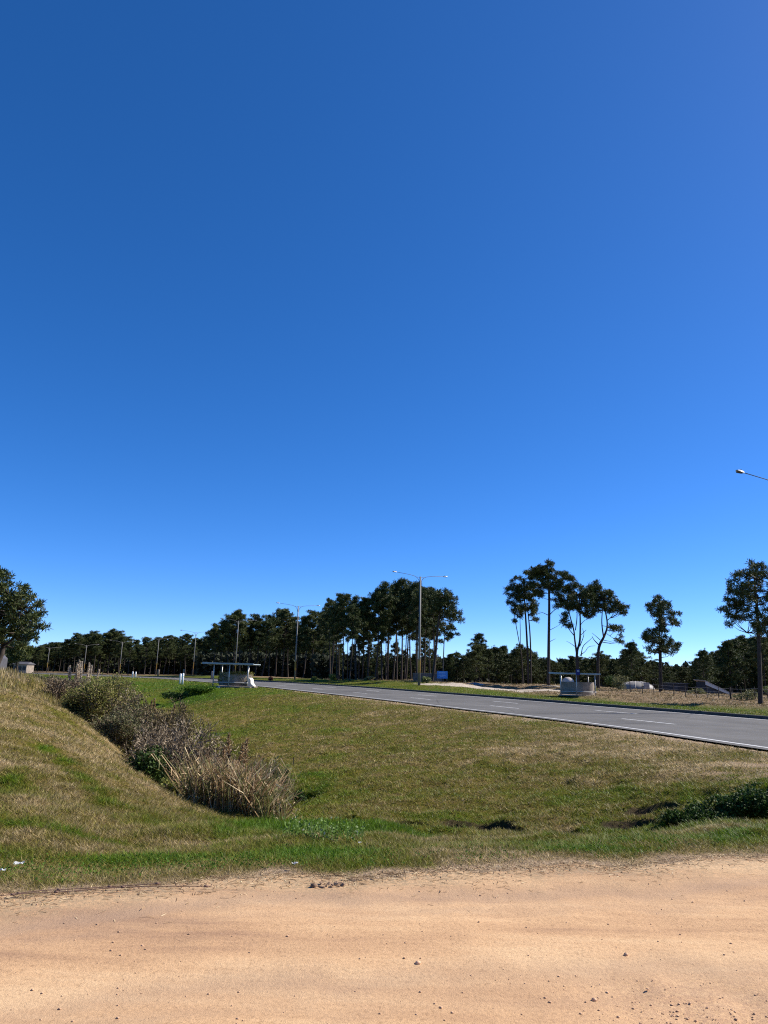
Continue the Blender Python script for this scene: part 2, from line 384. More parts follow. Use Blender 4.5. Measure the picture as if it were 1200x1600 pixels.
def line_at(s):
    i = int(np.clip(np.searchsorted(cum, s) - 1, 0, len(seg) - 1)); t = (s - cum[i]) / sl[i]
    p = L[i] + seg[i] * t
    w = seg[i] / sl[i]
    # smooth direction
    j = min(i + 1, len(seg) - 1) if t > .5 else max(i - 1, 0)
    w2 = seg[j] / sl[j]; k = abs(t - .5); w = w * (1 - k) + w2 * k; w /= np.linalg.norm(w)
    return p, w, np.array([w[1], -w[0]])     # point, heading, normal to the far side
ROADW = 12.6

CPT = []
def cpx(px, py, Y): CPT.append(P(px, py, Y))
def cxy(x, y, z): CPT.append(np.array([x, y, z], float))
for x in (-30, -18, -9, -4, 0, 4, 8, 14, 22):
    cxy(x, -6, 0); cxy(x, 2, 0); cxy(x, 5.5, 0)
for px, py, Y in [(0, 1330, 7.3), (0, 1290, 8.0), (0, 1250, 9.2), (0, 1190, 11.6), (0, 1150, 13.5), (0, 1110, 17.5), (0, 1085, 22), (0, 1066, 30), (0, 1050, 40), (-150, 1060, 30), (-150, 1120, 15), (-150, 1200, 10.5), (-300, 1050, 30),
                  (100, 1322, 7.6), (100, 1270, 8.7), (100, 1200, 12.2), (100, 1150, 17), (60, 1100, 22), (60, 1070, 32), (87, 1080, 34), (137, 1131, 26.5), (175, 1161, 22.5), (205, 1197, 18.5), (235, 1221, 16.5), (270, 1247, 14.6), (305, 1267, 13.2), (345, 1292, 11.6),
                  (200, 1320, 7.9), (200, 1270, 10.2), (200, 1300, 8.8), (300, 1318, 8.2), (300, 1295, 9.8), (380, 1318, 8.4),
                  # ditch bottom
                  (420, 1300, 12.6), (480, 1298, 13.0), (560, 1299, 13.2), (400, 1280, 15), (340, 1278, 15.5), (290, 1262, 18), (250, 1235, 22), (205, 1190, 28), (175, 1150, 34), (150, 1112, 44), (125, 1088, 58), (100, 1068, 80),
                  # lip of the verge
                  (600, 1325, 7.6), (800, 1322, 7.7), (1000, 1318, 7.9), (1200, 1300, 8.6), (450, 1322, 7.8),
                  (520, 1316, 8.6), (700, 1318, 8.4), (900, 1314, 8.5),
                  # toe of the road bank
                  (640, 1304, 13.6), (720, 1310, 13.6), (800, 1312, 13.4), (900, 1312, 13.0), (1000, 1308, 12.4), (1080, 1296, 12.2), (1140, 1287, 12.4), (1200, 1276, 12.4),
                  (1165, 1236, 14.0), (1200, 1233, 13.6), (1260, 1232, 13.0), (1120, 1262, 13.8), (1060, 1272, 14.3), (1200, 1212, 15.8), (1350, 1240, 12.5),
                  # bank face
                  (1000, 1250, 15.6), (1000, 1210, 18.5), (1100, 1220, 16), (800, 1270, 16), (800, 1220, 19.5), (800, 1170, 25), (600, 1270, 16), (600, 1220, 20.5), (600, 1160, 30), (600, 1120, 42),
                  (480, 1262, 17), (480, 1200, 24), (480, 1150, 34), (480, 1110, 49), (400, 1215, 23), (400, 1160, 33), (400, 1115, 50), (330, 1165, 34), (330, 1120, 48), (330, 1098, 60),
                  # shelter mound and left field
                  (365, 1073, 74), (325, 1075, 74), (300, 1077, 73), (268, 1099, 68), (245, 1108, 62), (290, 1107, 60), (350, 1090, 62), (240, 1085, 78), (200, 1075, 85), (285, 1068, 92), (240, 1066, 105), (200, 1062, 112),
                  (209, 1058, 128), (160, 1058, 120), (80, 1056, 100)]:
    cpx(px, py, Y)
for px, py, Y in [(905, 1089, 85), (960, 1093, 82), (840, 1084, 95), (760, 1077, 100), (1040, 1098, 76), (1185, 1100, 74), (1300, 1110, 66),
                  (857, 1073, 116), (800, 1071, 122), (760, 1070, 125), (950, 1080, 100), (1030, 1083, 104), (1110, 1090, 90),
                  (700, 1068, 118), (655, 1067.5, 82), (600, 1065, 130), (520, 1062, 135), (463, 1060, 118), (425, 1059, 165), (304, 1055, 193), (190, 1054, 256),
                  (760, 1074, 200), (900, 1078, 200), (1100, 1084, 170), (1300, 1090, 180), (500, 1062, 250), (76, 1048, 330), (300, 1054, 330)]:
    cpx(px, py, Y)
for x, y, z in [(-60, 70, .3), (-60, 140, -1.0), (-140, 180, -1), (-300, 300, -3), (0, 420, -3), (300, 300, -2.5), (150, 60, -1.5), (60, 10, -.6), (60, -10, -.5), (-60, 10, .2), (-90, 30, .9), (-200, 0, 0), (200, -20, -1), (-200, 450, -3), (200, 450, -3)]:
    cxy(x, y, z)
CPT = np.array(CPT)
_S = 30.0
def _tps_k(r2):
    return np.where(r2 > 0, .5 * r2 * np.log(r2 + 1e-12), 0)
def _wr(x, y):                     # compress distance so that far points do not dominate
    r = np.hypot(x, y) + 1e-6; f = np.log1p(r / 12.0) * 12.0 / r
    return x * f, y * f
cx_, cy_ = _wr(CPT[:, 0], CPT[:, 1])
n_ = len(CPT)
K = _tps_k((cx_[:, None] - cx_[None]) ** 2 + (cy_[:, None] - cy_[None]) ** 2) + np.eye(n_) * .25
Pm = np.stack([np.ones(n_), cx_, cy_], 1)
A_ = np.block([[K, Pm], [Pm.T, np.zeros((3, 3))]])
W_ = np.linalg.solve(A_, np.concatenate([CPT[:, 2], np.zeros(3)]))
def tps(x, y):
    wx, wy = _wr(x, y); out = np.zeros_like(wx)
    for s in range(0, len(wx), 60000):
        a = wx[s:s + 60000]; b = wy[s:s + 60000]
        k = _tps_k((a[:, None] - cx_[None]) ** 2 + (b[:, None] - cy_[None]) ** 2)
        out[s:s + 60000] = k @ W_[:n_] + W_[n_] + W_[n_ + 1] * a + W_[n_ + 2] * b
    return np.clip(out, -4.5, 3.0)
edge_px = [(-200, 1412), (0, 1402), (200, 1393), (400, 1376), (600, 1366), (800, 1361), (1000, 1354), (1200, 1339), (1350, 1326)]
EP = np.array([G(a, b, 0.0)[:2] for a, b in edge_px])
def dirt_edge(x):
    e = np.interp(x, EP[:, 0], EP[:, 1])
    e = np.where(x < EP[0, 0], EP[0, 1] + (x - EP[0, 0]) * -.02, e); e = np.where(x > EP[-1, 0], EP[-1, 1] + (x - EP[-1, 0]) * .12, e)
    return e + (fbm(x * 1.3, x * 0 + 3, 5, 4) - .5) * .45 + (fbm(x * 9, x * 0 + 3, 8, 2) - .5) * .10
def poly_dist(x, y, pl):
    best = np.full(x.shape, 1e9); side = np.zeros(x.shape)
    for a, b in zip(pl[:-1], pl[1:]):
        s = b - a; t = np.clip(((x - a[0]) * s[0] + (y - a[1]) * s[1]) / (s @ s), 0, 1)
        dx = x - a[0] - t * s[0]; dy = y - a[1] - t * s[1]; d = np.hypot(dx, dy); m = d < best
        best[m] = d[m]; side[m] = np.sign(s[0] * dy - s[1] * dx)[m]
    return best, side
def HT(x, y, detail=True):
    sh = np.shape(x); x = np.atleast_1d(np.asarray(x, float)).ravel(); y = np.atleast_1d(np.asarray(y, float)).ravel()
    z = tps(x, y); r = np.hypot(x, y)
    far = sstep(330, 480, r); z = z * (1 - far) - 3.0 * far
    if detail:
        k = sstep(6.6, 9, y) * (1 - sstep(60, 120, r))
        z = z + k * ((fbm(x * .9, y * .9, 3, 3) - .5) * .22 + (fbm(x * 2.6, y * 2.6, 9, 3) - .5) * .17)
        # washed out hollows low on the road bank
        for hx, hy, hr, hd in HOLES:
            d = np.hypot((x - hx) / hr, (y - hy) / (hr * .6)) + (fbm(x * 2.2, y * 2.2, 15, 2) - .5) * .6; z = z - hd * 1.5 * sstep(1.1, .75, d)
    # grassy mound that carries the left bus shelter, steep on its left flank
    dm = np.hypot((x - MND[0] - .4) / 1.15, (y - MND[1] - .5)); zm = ZR + .03 - np.maximum(0, dm - 3.9) * 2.0 - .25 * sstep(3, 4.4, dm)
    z = np.where(zm > z, zm, z) - .9 * np.exp(-(((x - MND[0] + 6.0) / 1.9) ** 2 + ((y - MND[1]) / 5) ** 2))
    # steep little berm at the right
    bd_, sd_ = poly_dist(x, y, BERM); nearside = (sd_ > 0) & (bd_ < 3)
    zb = BERMZ - .10 - .10 * np.clip(6.9 - x, 0, 2.2) - np.minimum(bd_ * 2.2, 1.0); wb = (1 - sstep(.9, 2.4, bd_)) * nearside
    z = z * (1 - wb) + np.minimum(z, zb) * wb
    s, al = road_sd(x, y); rz = road_z(y)
    k1 = 1 - sstep(0, 5.5, -(s + .9)); k1 = np.where(s > -.9, 1, k1)
    k2 = 1 - sstep(0, 10, s - 18.5); k2 = np.where(s < ROADW, 1, k2)
    inside = (s > -.55) & (s < ROADW + .15)
    zc = np.where(inside, rz - .10, np.where(s > 0, rz + .12 - .02 * np.clip(s - ROADW, 0, 6), rz - .05 - .04 * np.clip(-s - .9, 0, 8)))
    kk = np.where(s > 0, k2, k1) * (1 - far)
    z = z * (1 - kk) + zc * kk
    # dirt road bed
    e = dirt_edge(x); bed = sstep(-.02, -.14, y - e) * (1 - sstep(-.2, .8, s + 1.5))
    z = z * (1 - bed) + (-.09) * bed
    edgez = sstep(1.3, .1, y - e) * (1 - bed) * (s < -1.2)
    z = z * (1 - edgez * .8) + .012 * edgez * .8
    return z.reshape(sh)
HOLES = []
MND = P(352, 1073, 73)
BERM = np.array([[9.5, 13.2], [8.2, 13.4], [7.3, 13.6], [6.9, 13.9], [6.4, 13.9], [5.9, 13.7], [5.4, 13.9], [4.9, 13.7]])
BERMZ = P(1200, 1233, 13.6)[2]
def hit(px, py, y0=5.8, y1=400):
    """first place where a sight line meets the terrain"""
    d = ray(px, py); d = d / d[1]
    ys = np.geomspace(y0, y1, 900); xs = CAM[0] + d[0] * ys; zs = CAM[2] + d[2] * ys
    h = HT(xs, ys, False); b = np.where(zs < h)[0]
    if len(b) == 0: return np.array([xs[-1], ys[-1], h[-1]])
    i = b[0]; return np.array([xs[i], ys[i], h[i]])
_holes = [(745, 1288, .75, .34), (705, 1296, .35, .25), (640, 1290, .40, .28), (785, 1296, .45, .25), (478, 1243, .5, .5), (560, 1283, .4, .2), (1020, 1262, .5, .2), (985, 1285, .5, .2), (400, 1128, .8, .25), (870, 1300, .4, .2)]
for a, b, r_, d_ in _holes:
    h = hit(a, b, 10.5); HOLES.append((h[0], h[1], r_, d_))
def bare_shade_at(x, y):
    b = np.zeros(np.shape(x))
    for hx, hy, hr, hd in HOLES[:4] + HOLES[6:8]:
        d = np.hypot((x - hx) / hr, (y - hy) / (hr * .6)) + (fbm(x * 2.2, y * 2.2, 15, 2) - .5) * .6
        b = np.maximum(b, sstep(1.35, .95, d))
    return b
def zat(x, y): return float(HT(np.array([x]), np.array([y]))[0])

# how dry / scrubby / sandy the ground is
DITCH = np.array([G(430, 1300, -1.4)[:2]] + [P(a, b, Y)[:2] for a, b, Y in [(400, 1280, 15), (340, 1278, 15.5), (290, 1262, 18), (250, 1235, 22), (205, 1190, 28), (175, 1150, 34), (150, 1112, 44), (125, 1088, 58), (100, 1068, 80), (60, 1060, 130)]])
PATCH = []
def patch(px, py, rx, ry, amt, rot=0, y0=5.8):
    h = hit(px, py, y0); PATCH.append((h[0], h[1], rx, ry, amt, rot))
for a in [(90, 1345, 1.3, .22, -.42), (300, 1343, 1.1, .22, -.36), (520, 1335, .9, .30, -.45), (30, 1290, .5, .08, -.5), (60, 1300, .6, .08, -.5), (130, 1310, .5, .08, -.4), (600, 1352, .5, .12, -.2), (780, 1340, .8, .3, .25), (680, 1335, .7, .3, .2),
          (740, 1338, .3, .12, -.35), (1100, 1312, 1.4, .35, -.42), (960, 1328, .7, .2, -.35), (1180, 1300, 1.4, .4, -.42), (870, 1325, .5, .15, -.3),
          (440, 1300, .9, 1.6, -.8), (540, 1298, 1.4, 1.0, -.7), (600, 1305, 1.2, .8, -.4), 
          (500, 1225, 3, 2.5, -.16), (560, 1150, 6, 5, .10), (900, 1165, 5, 4, .20), (1050, 1160, 5, 3, .18), (1100, 1195, 3, 1.5, .22), (1180, 1200, 2.5, 1.5, .25), (1150, 1225, 1.6, .5, -.12),
          (1030, 1290, 1.2, .7, -.06), (440, 1319, .8, .10, .4), (330, 1320, .8, .10, .3), (640, 1110, 7, 3, .12), (700, 1190, 5, 4, .06), (320, 1090, 3, 3, -.35), (290, 1088, 3, 3, -.4), (420, 1085, 5, 3, -.10), (230, 1070, 12, 14, -.25), (255, 1100, 8, 8, -.1), (380, 1140, 4, 6, -.10)]:
    patch(*a)
for pts, w, amt in [([(75, 1168), (90, 1180), (105, 1195), (120, 1210), (133, 1222)], .26, -.62), ([(150, 1240), (165, 1255)], .25, -.4), ([(10, 1215), (14, 1225)], .35, -.4), ([(0, 1240), (40, 1235)], .4, -.12), ([(60, 1130), (95, 1120)], .5, -.15), ([(170, 1215), (200, 1240), (235, 1262), (260, 1285)], .5, -.15)]:
    for a, b in pts:
        h = hit(a, b); PATCH.append((h[0], h[1], w * .75, w * 1.4, amt, 0))
def cover(x, y):
    s, al = road_sd(x, y); e = dirt_edge(x); dv = y - e
    bd, side = poly_dist(x, y, DITCH)
    left = (side > 0) & (y > 9) | (x < -1.9 - (y - 9) * .2) & (y <= 13)
    verge = 1 - sstep(.9, 1.6, dv + (fbm(x * 1.1, y * 1.1, 36, 3) - .5) * .8)
    bank = .43 + .10 * sstep(-9, -1.5, s) * (y < 60)
    dry = np.where(left, .68, bank)
    dry = dry * (1 - verge) + .56 * verge
    dry = dry + np.clip(.28 - dv * .6, 0, .3) * 1.0
    dry = np.where(s > ROADW, .25, dry)
    dry = np.where((s < 0) & (y > 62) & (x < -8), .26, dry)
    tot = 0
    for px, py, rx, ry, am, _ in PATCH:
        tot = tot + am * np.exp(-(((x - px) / rx) ** 2 + ((y - py) / ry) ** 2))
    tot = tot * (.35 + 1.3 * fbm(x * 1.7, y * 2.6, 33, 3))
    wob = fbm(x * .45, y * .45, 31, 3)
    dry = dry + tot + (wob - .5) * .45 + (fbm(x * 2.2, y * 3.0, 34, 3) - .5) * .35
    sw = s - 2.0 + (fbm(x * .12, y * .12, 40, 4) - .5) * 8
    scrub = sstep(25, 31, sw - 3 * (x > 12)) * .95
    a1 = fbm(x * .07, y * .11, 50, 3)
    sand = np.zeros_like(x)
    for (px, py, Y, rx, ry) in [(706, 1072, 100, 5, 3), (775, 1074, 103, 6, 3.0), (800, 1077, 99, 5, 1.8), (830, 1078, 98, 5, 1.2), (870, 1070, 112, 2, 2)]:
        p = P(px, py, Y); u = ((x - p[0]) / rx) ** 2 + ((y - p[1]) / ry) ** 2
        sand = np.maximum(sand, sstep(1.25, .75, u + (fbm(x * .8, y * .8, 61, 3) - .5) * 1.6))
    shoulder = sstep(-1.9, -.6, s + (fbm(x * .8, y * .8, 71, 3) - .5) * 2.0) * (s < 1)
    wide = np.exp(-(((x - 11.5) / 4.5) ** 2 + ((y - 16.5) / 3.6) ** 2)); shoulder = np.maximum(shoulder, sstep(.35, .8, wide + (fbm(x * 1.2, y * 1.2, 73, 3) - .5) * .7) * (s < 1))
    litter = sstep(.55, .0, dv + (fbm(x * 2.5, y * 2.5, 77, 3) - .5) * .7)
    dirtm = np.maximum(shoulder * .9, litter)
    dirtm = np.where((y > 66) & (s < 0) & (x < -10), shoulder * .4, dirtm)
    return np.clip(dry, -.3, 1.2), scrub, sand, np.clip(dirtm, 0, 1), s, dv

def axis(lo_step, r0, growth, far, side):
    out = [0.0]; x = 0.0
    while x < far:
        st = max(lo_step, (x - r0) * growth) if x > r0 else lo_step
        x += st; out.append(x)
    return out
ax = axis(.11, 5.5, .020, 4500, 1); XS = np.array([-v for v in ax[:0:-1]] + ax)
ya = [-60, -30, -15, -8, -4, -1, 1.5, 3.2, 4.5, 5.2]; y = 5.6
while y < 5000:
    ya.append(y); y += max(.075, (y - 12) * .0125)
YS = np.array(ya, float)
GX, GY = np.meshgrid(XS, YS)
gx = GX.ravel(); gy = GY.ravel()
gz = HT(gx, gy)
dry, scrub, sand, dirtm, s_, dv_ = cover(gx, gy)
# low hummocks in the scrub beyond the road
k = scrub * (1 - sstep(150, 220, np.hypot(gx, gy)))
gz = gz + k * (fbm(gx * .16, gy * .16, 90, 3) - .35) * .9 + k * (fbm(gx * .9, gy * .9, 91, 2) - .5) * .25
nx, ny = len(XS), len(YS)
idx = np.arange(nx * ny).reshape(ny, nx)
Q = np.stack([idx[:-1, :-1].ravel(), idx[:-1, 1:].ravel(), idx[1:, 1:].ravel(), idx[1:, :-1].ravel()], 1)
V = np.stack([gx, gy, gz], 1)
g = link("ground", np_mesh("ground", V, Q, MT['ground'], dict(dry=dry, scrub=scrub, sand=sand, dirt=dirtm, bare=bare_shade_at(gx, gy)), True))
tag(g, "grassy ground with a ditch between the dirt track and the highway", kind='structure')

def hump(x, y):   # same hummocks for things standing there
    x = np.atleast_1d(np.asarray(x, float)); y = np.atleast_1d(np.asarray(y, float))
    s, _ = road_sd(x, y); sw = s - 2.0 + (fbm(x * .12, y * .12, 40, 4) - .5) * 8
    k = sstep(25, 31, sw - 3 * (x > 12)) * .95 * (1 - sstep(150, 220, np.hypot(x, y)))
    return k * (fbm(x * .16, y * .16, 90, 3) - .35) * .9 + k * (fbm(x * .9, y * .9, 91, 2) - .5) * .25
def gnd(x, y): return float(HT(np.array([x]), np.array([y]))[0] + hump(x, y)[0])
def at(px, Y, sink=.05):
    """ground point seen in picture column px at forward distance Y"""
    z = -1.0
    for _ in range(4):
        hy = 1050 + .0244 * (px - 600) + (CAM[2] - z) / Y * FPX
        p = P(px, hy, Y); z = gnd(p[0], p[1])
    return np.array([p[0], Y, z - sink])

# dirt track
xs = np.concatenate([np.arange(-46, -7, .6), np.arange(-7, 10, .06), np.arange(10, 19.1, .5)])
rows = np.concatenate([np.linspace(0, .4, 10)[:-1], np.linspace(.4, 1, 75)])
XX, TT = np.meshgrid(xs, rows); E = dirt_edge(XX.ravel()).reshape(XX.shape) + .14
YY = -7 + TT * (E + 7)
# stop at the highway shoulder
zz = (fbm(XX * .25, YY * 2.2, 101, 3) - .5) * .045 + (fbm(XX * 3, YY * 3, 103, 3) - .5) * .015
dd = E - YY
zz = zz + .03 * np.exp(-((dd - .55) / .22) ** 2) * fbm(XX * 1.5, YY * 1.5, 104, 2)
zz = np.where(dd < .10, zz * .3 - (.10 - dd) * .8 + .0, zz) + .012
sR, _ = road_sd(XX.ravel(), YY.ravel()); sR = sR.reshape(XX.shape); kR = sstep(-5, -1.2, sR); zz = zz * (1 - kR) + (ZR + .0) * kR; zz = np.where(sR > -.8, ZR - .14, zz)
gp = G(1150, 1590, 0); gravel = np.exp(-(((XX - gp[0]) / .9) ** 2 + ((YY - gp[1]) / .35) ** 2)); gp2 = G(1000, 1540, 0); gravel = np.clip(gravel + .6 * np.exp(-(((XX - gp2[0] - .2) / .5) ** 2 + ((YY - gp2[1]) / .2) ** 2)), 0, 1)
wob = (fbm(XX * .35, XX * 0 + 2, 121, 3) - .5) * .5
track = np.zeros_like(XX)
for c0, w0, a0 in ((.80, .17, .9), (1.15, .10, .45), (2.25, .15, .6), (2.55, .08, .45), (3.2, .12, .5)):
    g0 = np.exp(-((dd - c0 - wob) / w0) ** 2) * a0 * (.35 + .9 * fbm(XX * .5 + c0, YY * 3, 123, 3)); track = np.maximum(track, g0)
    zz = zz - .014 * g0 + .010 * np.exp(-((dd - c0 - wob - w0 * 1.7) / (w0 * .6)) ** 2) * a0 * fbm(XX * 2, YY * 5, 125, 2)
    zz = zz + .004 * np.sin(XX * 70 + 6 * np.sin(dd * 30)) * g0
litter = sstep(1.0, .12, dd + (fbm(XX * 2.2, YY * 2.2, 111, 3) - .5) * .7)
zz = zz - .03 * gravel + gravel * (fbm(XX * 7, YY * 7, 131, 3) - .5) * .05
idx = np.arange(XX.size).reshape(XX.shape)
Q = np.stack([idx[:-1, :-1].ravel(), idx[:-1, 1:].ravel(), idx[1:, 1:].ravel(), idx[1:, :-1].ravel()], 1)
o = link("dirt_road", np_mesh("dirt_road", np.stack([XX.ravel(), YY.ravel(), zz.ravel()], 1), Q, MT['dirt'], dict(litter=litter.ravel(), gravel=gravel.ravel(), track=track.ravel()), True))
tag(o, "pale orange sandy dirt track across the foreground", kind='structure')
def dirt_z(x, y):
    x = np.asarray(x, float); y = np.asarray(y, float)
    ci = np.clip(np.searchsorted(xs, x), 1, len(xs) - 1); ci = np.where(np.abs(xs[ci - 1] - x) < np.abs(xs[ci] - x), ci - 1, ci)
    t = np.clip((y + 7) / (E[0, ci] + 7), 0, 1); ri = np.clip(np.searchsorted(rows, t), 1, len(rows) - 1); f = (t - rows[ri - 1]) / (rows[ri] - rows[ri - 1])
    return np.where(t >= .9995, -.02, zz[ri - 1, ci] * (1 - f) + zz[ri, ci] * f)

# highway
def strip(name, o0, o1, lift, material, s0, s1, step=1.5, z_extra=None, nac=2):
    ss = np.arange(s0, s1 + .01, step); V = []; ac = []
    offs = np.linspace(o0, o1, nac)
    for s in ss:
        p, w, n = line_at(s)
        for o_ in offs:
            q = p + n * o_; V.append((q[0], q[1], road_z(q[1]) + lift)); ac.append(o_)
    m = len(ss); idx = np.arange(m * nac).reshape(m, nac)
    Q = np.stack([idx[:-1, :-1].ravel(), idx[:-1, 1:].ravel(), idx[1:, 1:].ravel(), idx[1:, :-1].ravel()], 1)[:, ::-1]
    return np_mesh(name, np.array(V), Q, material, dict(across=np.array(ac)))
SE = cum[-1] - 1
s20, a20 = road_sd(Lp[4][0], Lp[4][1]); S20 = float(a20[0])          # arc length at picture's right edge
o = link("highway", strip("highway", -.5, ROADW - .02, 0, MT['asphalt'], 2, SE, 1.5, nac=14)); tag(o, "wide grey asphalt highway curving away to the left", kind='structure')
mv = []; mf = []
def mark(o0, o1, s0, s1, lift=.006):
    ss = np.linspace(s0, s1, max(2, int((s1 - s0) / 1.5) + 1))
    for i, s in enumerate(ss):
        p, w, n = line_at(s)
        for o_ in (o0, o1):
            q = p + n * o_; mv.append((q[0], q[1], road_z(q[1]) + lift))
        if i: b = len(mv) - 4; mf.append((b, b + 2, b + 3, b + 1))
mark(-.08, .11, 3, SE); mark(ROADW - .66, ROADW - .46, 3, SE)
_, ad = road_sd(*G(945, 1123, ZR)[:2]); 
k = -12
for k in range(-6, 24):
    a0 = float(ad[0]) + 12 * k
    if a0 > 5: mark(3.74, 3.93, a0 - 3.4, a0)
_, ad2 = road_sd(*G(948, 1110, ZR)[:2])
for k in range(-6, 24):
    a0 = float(ad2[0]) + 12 * k
    if a0 > 5: mark(7.94, 8.14, a0 - 3.4, a0)
me = bpy.data.meshes.new("road_marking"); me.from_pydata(mv, [], mf); me.update(); me.materials.append(MT['paint'])
tag(link("road_marking", me), "white edge lines and lane dashes on the highway", kind='structure')
# kerb on the far side
kv = []; kf = []
ss = np.arange(3, SE, 1.5)
for i, s in enumerate(ss):
    p, w, n = line_at(s)
    for o_, z in ((ROADW, -.06), (ROADW, .155), (ROADW + .03, .17), (ROADW + .20, .17), (ROADW + .20, -.06)):
        q = p + n * o_; kv.append((q[0], q[1], road_z(q[1]) + z))
    if i:
        b = len(kv) - 10
        for j in range(4): kf.append((b + j, b + j + 1, b + j + 6, b + j + 5))
me = bpy.data.meshes.new("kerb"); me.from_pydata(kv, [], kf); me.update(); me.materials.append(MT['kerb'])
tag(link("kerb", me), "low concrete kerb along the far side of the highway", kind='structure')

# ------------------------------------------------------------------ grass
def blades(X, Y, Z, h, w, dryv, scr, lean=.5, bend=True, r=rng):
    n = len(X); a = r.uniform(0, 2 * PI, n); dx = np.cos(a); dy = np.sin(a)
    la = r.uniform(0, 2 * PI, n); ll = r.uniform(.1, 1, n) * lean * h
    V = np.zeros((n, 3, 3), np.float32)
    V[:, 0] = np.stack([X - dx * w / 2, Y - dy * w / 2, Z], 1); V[:, 1] = np.stack([X + dx * w / 2, Y + dy * w / 2, Z], 1)
    V[:, 2] = np.stack([X + np.cos(la) * ll, Y + np.sin(la) * ll, Z + h], 1)
    return V.reshape(-1, 3), np.arange(3 * n).reshape(n, 3), np.repeat(dryv, 3), np.repeat(scr, 3)
def grass_batch(name, n, r0, r1, amin, amax, hfun, label, power=1.5, keep=None, cat=None):
    u = rng.uniform(0, 1, n); q = power - 1
    r = (r0 ** -q + u * (r1 ** -q - r0 ** -q)) ** (-1 / q)
    a = rng.uniform(amin, amax, n); X = r * np.sin(a); Y = r * np.cos(a)
    d, sc, sa, di, s, dv = cover(X, Y)
    ok = ((s < -.75) | (s > ROADW + .28)) & (dv > -.02) & (rng.uniform(0, 1, n) > di * .86) & (rng.uniform(0, 1, n) > sa)
    if keep is not None: ok &= keep(X, Y, d, sc, s, dv)
    X, Y, d, sc, s, dv, r = X[ok], Y[ok], d[ok], sc[ok], s[ok], dv[ok], r[ok]
    Z = HT(X, Y) + hump(X, Y) - .01
    h, w = hfun(X, Y, d, sc, s, dv, r)
    bare = bare_shade_at(X, Y) > .5; h = np.where(bare, h * .3, h)
    V, Q, dd, ss = blades(X, Y, Z, h, w, d, sc, 2.2)
    o = link(name, np_mesh(name, V, Q, MT['blade'], dict(dry=dd, scrub=ss)))
    return tag(o, label, cat, kind='stuff')
def h_near(X, Y, d, sc, s, dv, r):
    cl = fbm(X * 2.4, Y * 2.4, 140, 3); green = np.clip(.75 - d, 0, 1)
    h = (.018 + .05 * cl * (0.35 + green)) * rng.uniform(.4, 1.4, len(X)) * sstep(-.05, .45, dv + .12)
    h = h * (1 + .5 * sstep(1.2, 2.0, dv)) + .01
    return h, np.maximum(.005, .0008 * r) * rng.uniform(.7, 1.4, len(X))
def h_mid(X, Y, d, sc, s, dv, r):
    cl = fbm(X * 1.3, Y * 1.3, 141, 3)
    lush = np.clip(.18 - d, 0, .3)
    h = (.018 + .055 * cl + .13 * lush + .0006 * r) * rng.uniform(.3, 1.4, len(X)) * (1 + sc * 1.0) * np.where(s > ROADW, .8, 1)
    return h, np.maximum(.006, .00082 * r) * rng.uniform(.7, 1.5, len(X))
A34 = math.radians(35)
grass_batch("verge_grass", 480000, 5.6, 13.5, -A34, A34, h_near, "short mixed green and straw grass along the edge of the dirt track", 1.6, cat="grass")
grass_batch("bank_grass", 760000, 10, 62, -A34, A34, h_mid, "mown grass on the ditch banks, tan on the left and olive on the right", 1.7, cat="grass")
grass_batch("roadside_grass", 130000, 55, 170, -A34, A34, h_mid, "grass and brown scrub on the verge beyond the highway", 1.9, keep=lambda X, Y, d, sc, s, dv: (Y < 150), cat="grass")
# tall dry grass on the crest of the left bank
n = 26000
Yc = rng.uniform(24, 62, n); px = rng.uniform(-120, 112, n); X = (px - 600) / FPX * Yc * .975
tt = sstep(0, 1, fbm(X * .35, Yc * .35, 160, 3) * 1.6 - .3)
zc = HT(X, Yc); crest = sstep(-14, 8, Yc - (31 - (px - 60) * .03)) 
ok = rng.uniform(0, 1, n) < crest * (.35 + .65 * tt)
X, Yc, zc, px = X[ok], Yc[ok], zc[ok], px[ok]
V, Q, dd, ss = blades(X, Yc, zc - .03, rng.uniform(.10, .42, len(X)), .0010 * Yc * rng.uniform(.7, 1.4, len(X)), .72 + .25 * (fbm(X, Yc, 161, 2) - .5) * 2, np.full(len(X), .25), .6)
tag(link("tall_dry_grass", np_mesh("tall_dry_grass", V, Q, MT['blade'], dict(dry=dd, scrub=ss))), "tall tawny grass along the crest of the left bank", "grass", kind='stuff')
# lush tall grass in the shaded hollow at the right and in the wet ditch floor
def clumpgrass(name, spots, per, hr, dryv, label, wmul=1.0, lean=.8):
    X = []; Y = []; H = []
    for px_, py_, rx, ry, hh in spots:
        c = hit(px_, py_, 8.5)
        m = int(per * rx * ry); a = rng.uniform(0, 2 * PI, m); q = np.sqrt(rng.uniform(0, 1, m))
        X.append(c[0] + np.cos(a) * q * rx); Y.append(c[1] + np.sin(a) * q * ry); H.append(hh * rng.uniform(hr[0], hr[1], m) * (1.15 - q * .7))
    X = np.concatenate(X); Y = np.concatenate(Y); H = np.concatenate(H); Z = HT(X, Y) - .02
    V, Q, dd, ss = blades(X, Y, Z, H, np.maximum(.008, .001 * Y) * wmul * rng.uniform(.7, 1.5, len(X)), np.full(len(X), dryv) + rng.uniform(-.12, .12, len(X)), np.zeros(len(X)), lean)
    return tag(link(name, np_mesh(name, V, Q, MT['blade'], dict(dry=dd, scrub=ss))), label, "grass", kind='stuff')
clumpgrass("tall_green_grass", [(1165, 1255, .6, .5, .16), (1200, 1248, .6, .6, .18), (1120, 1280, .5, .4, .14), (1240, 1250, .8, .6, .2), (1170, 1275, .6, .4, .16)], 2200, (.4, 1.0), .24, "long dark green grass on the shaded bank at the right edge")
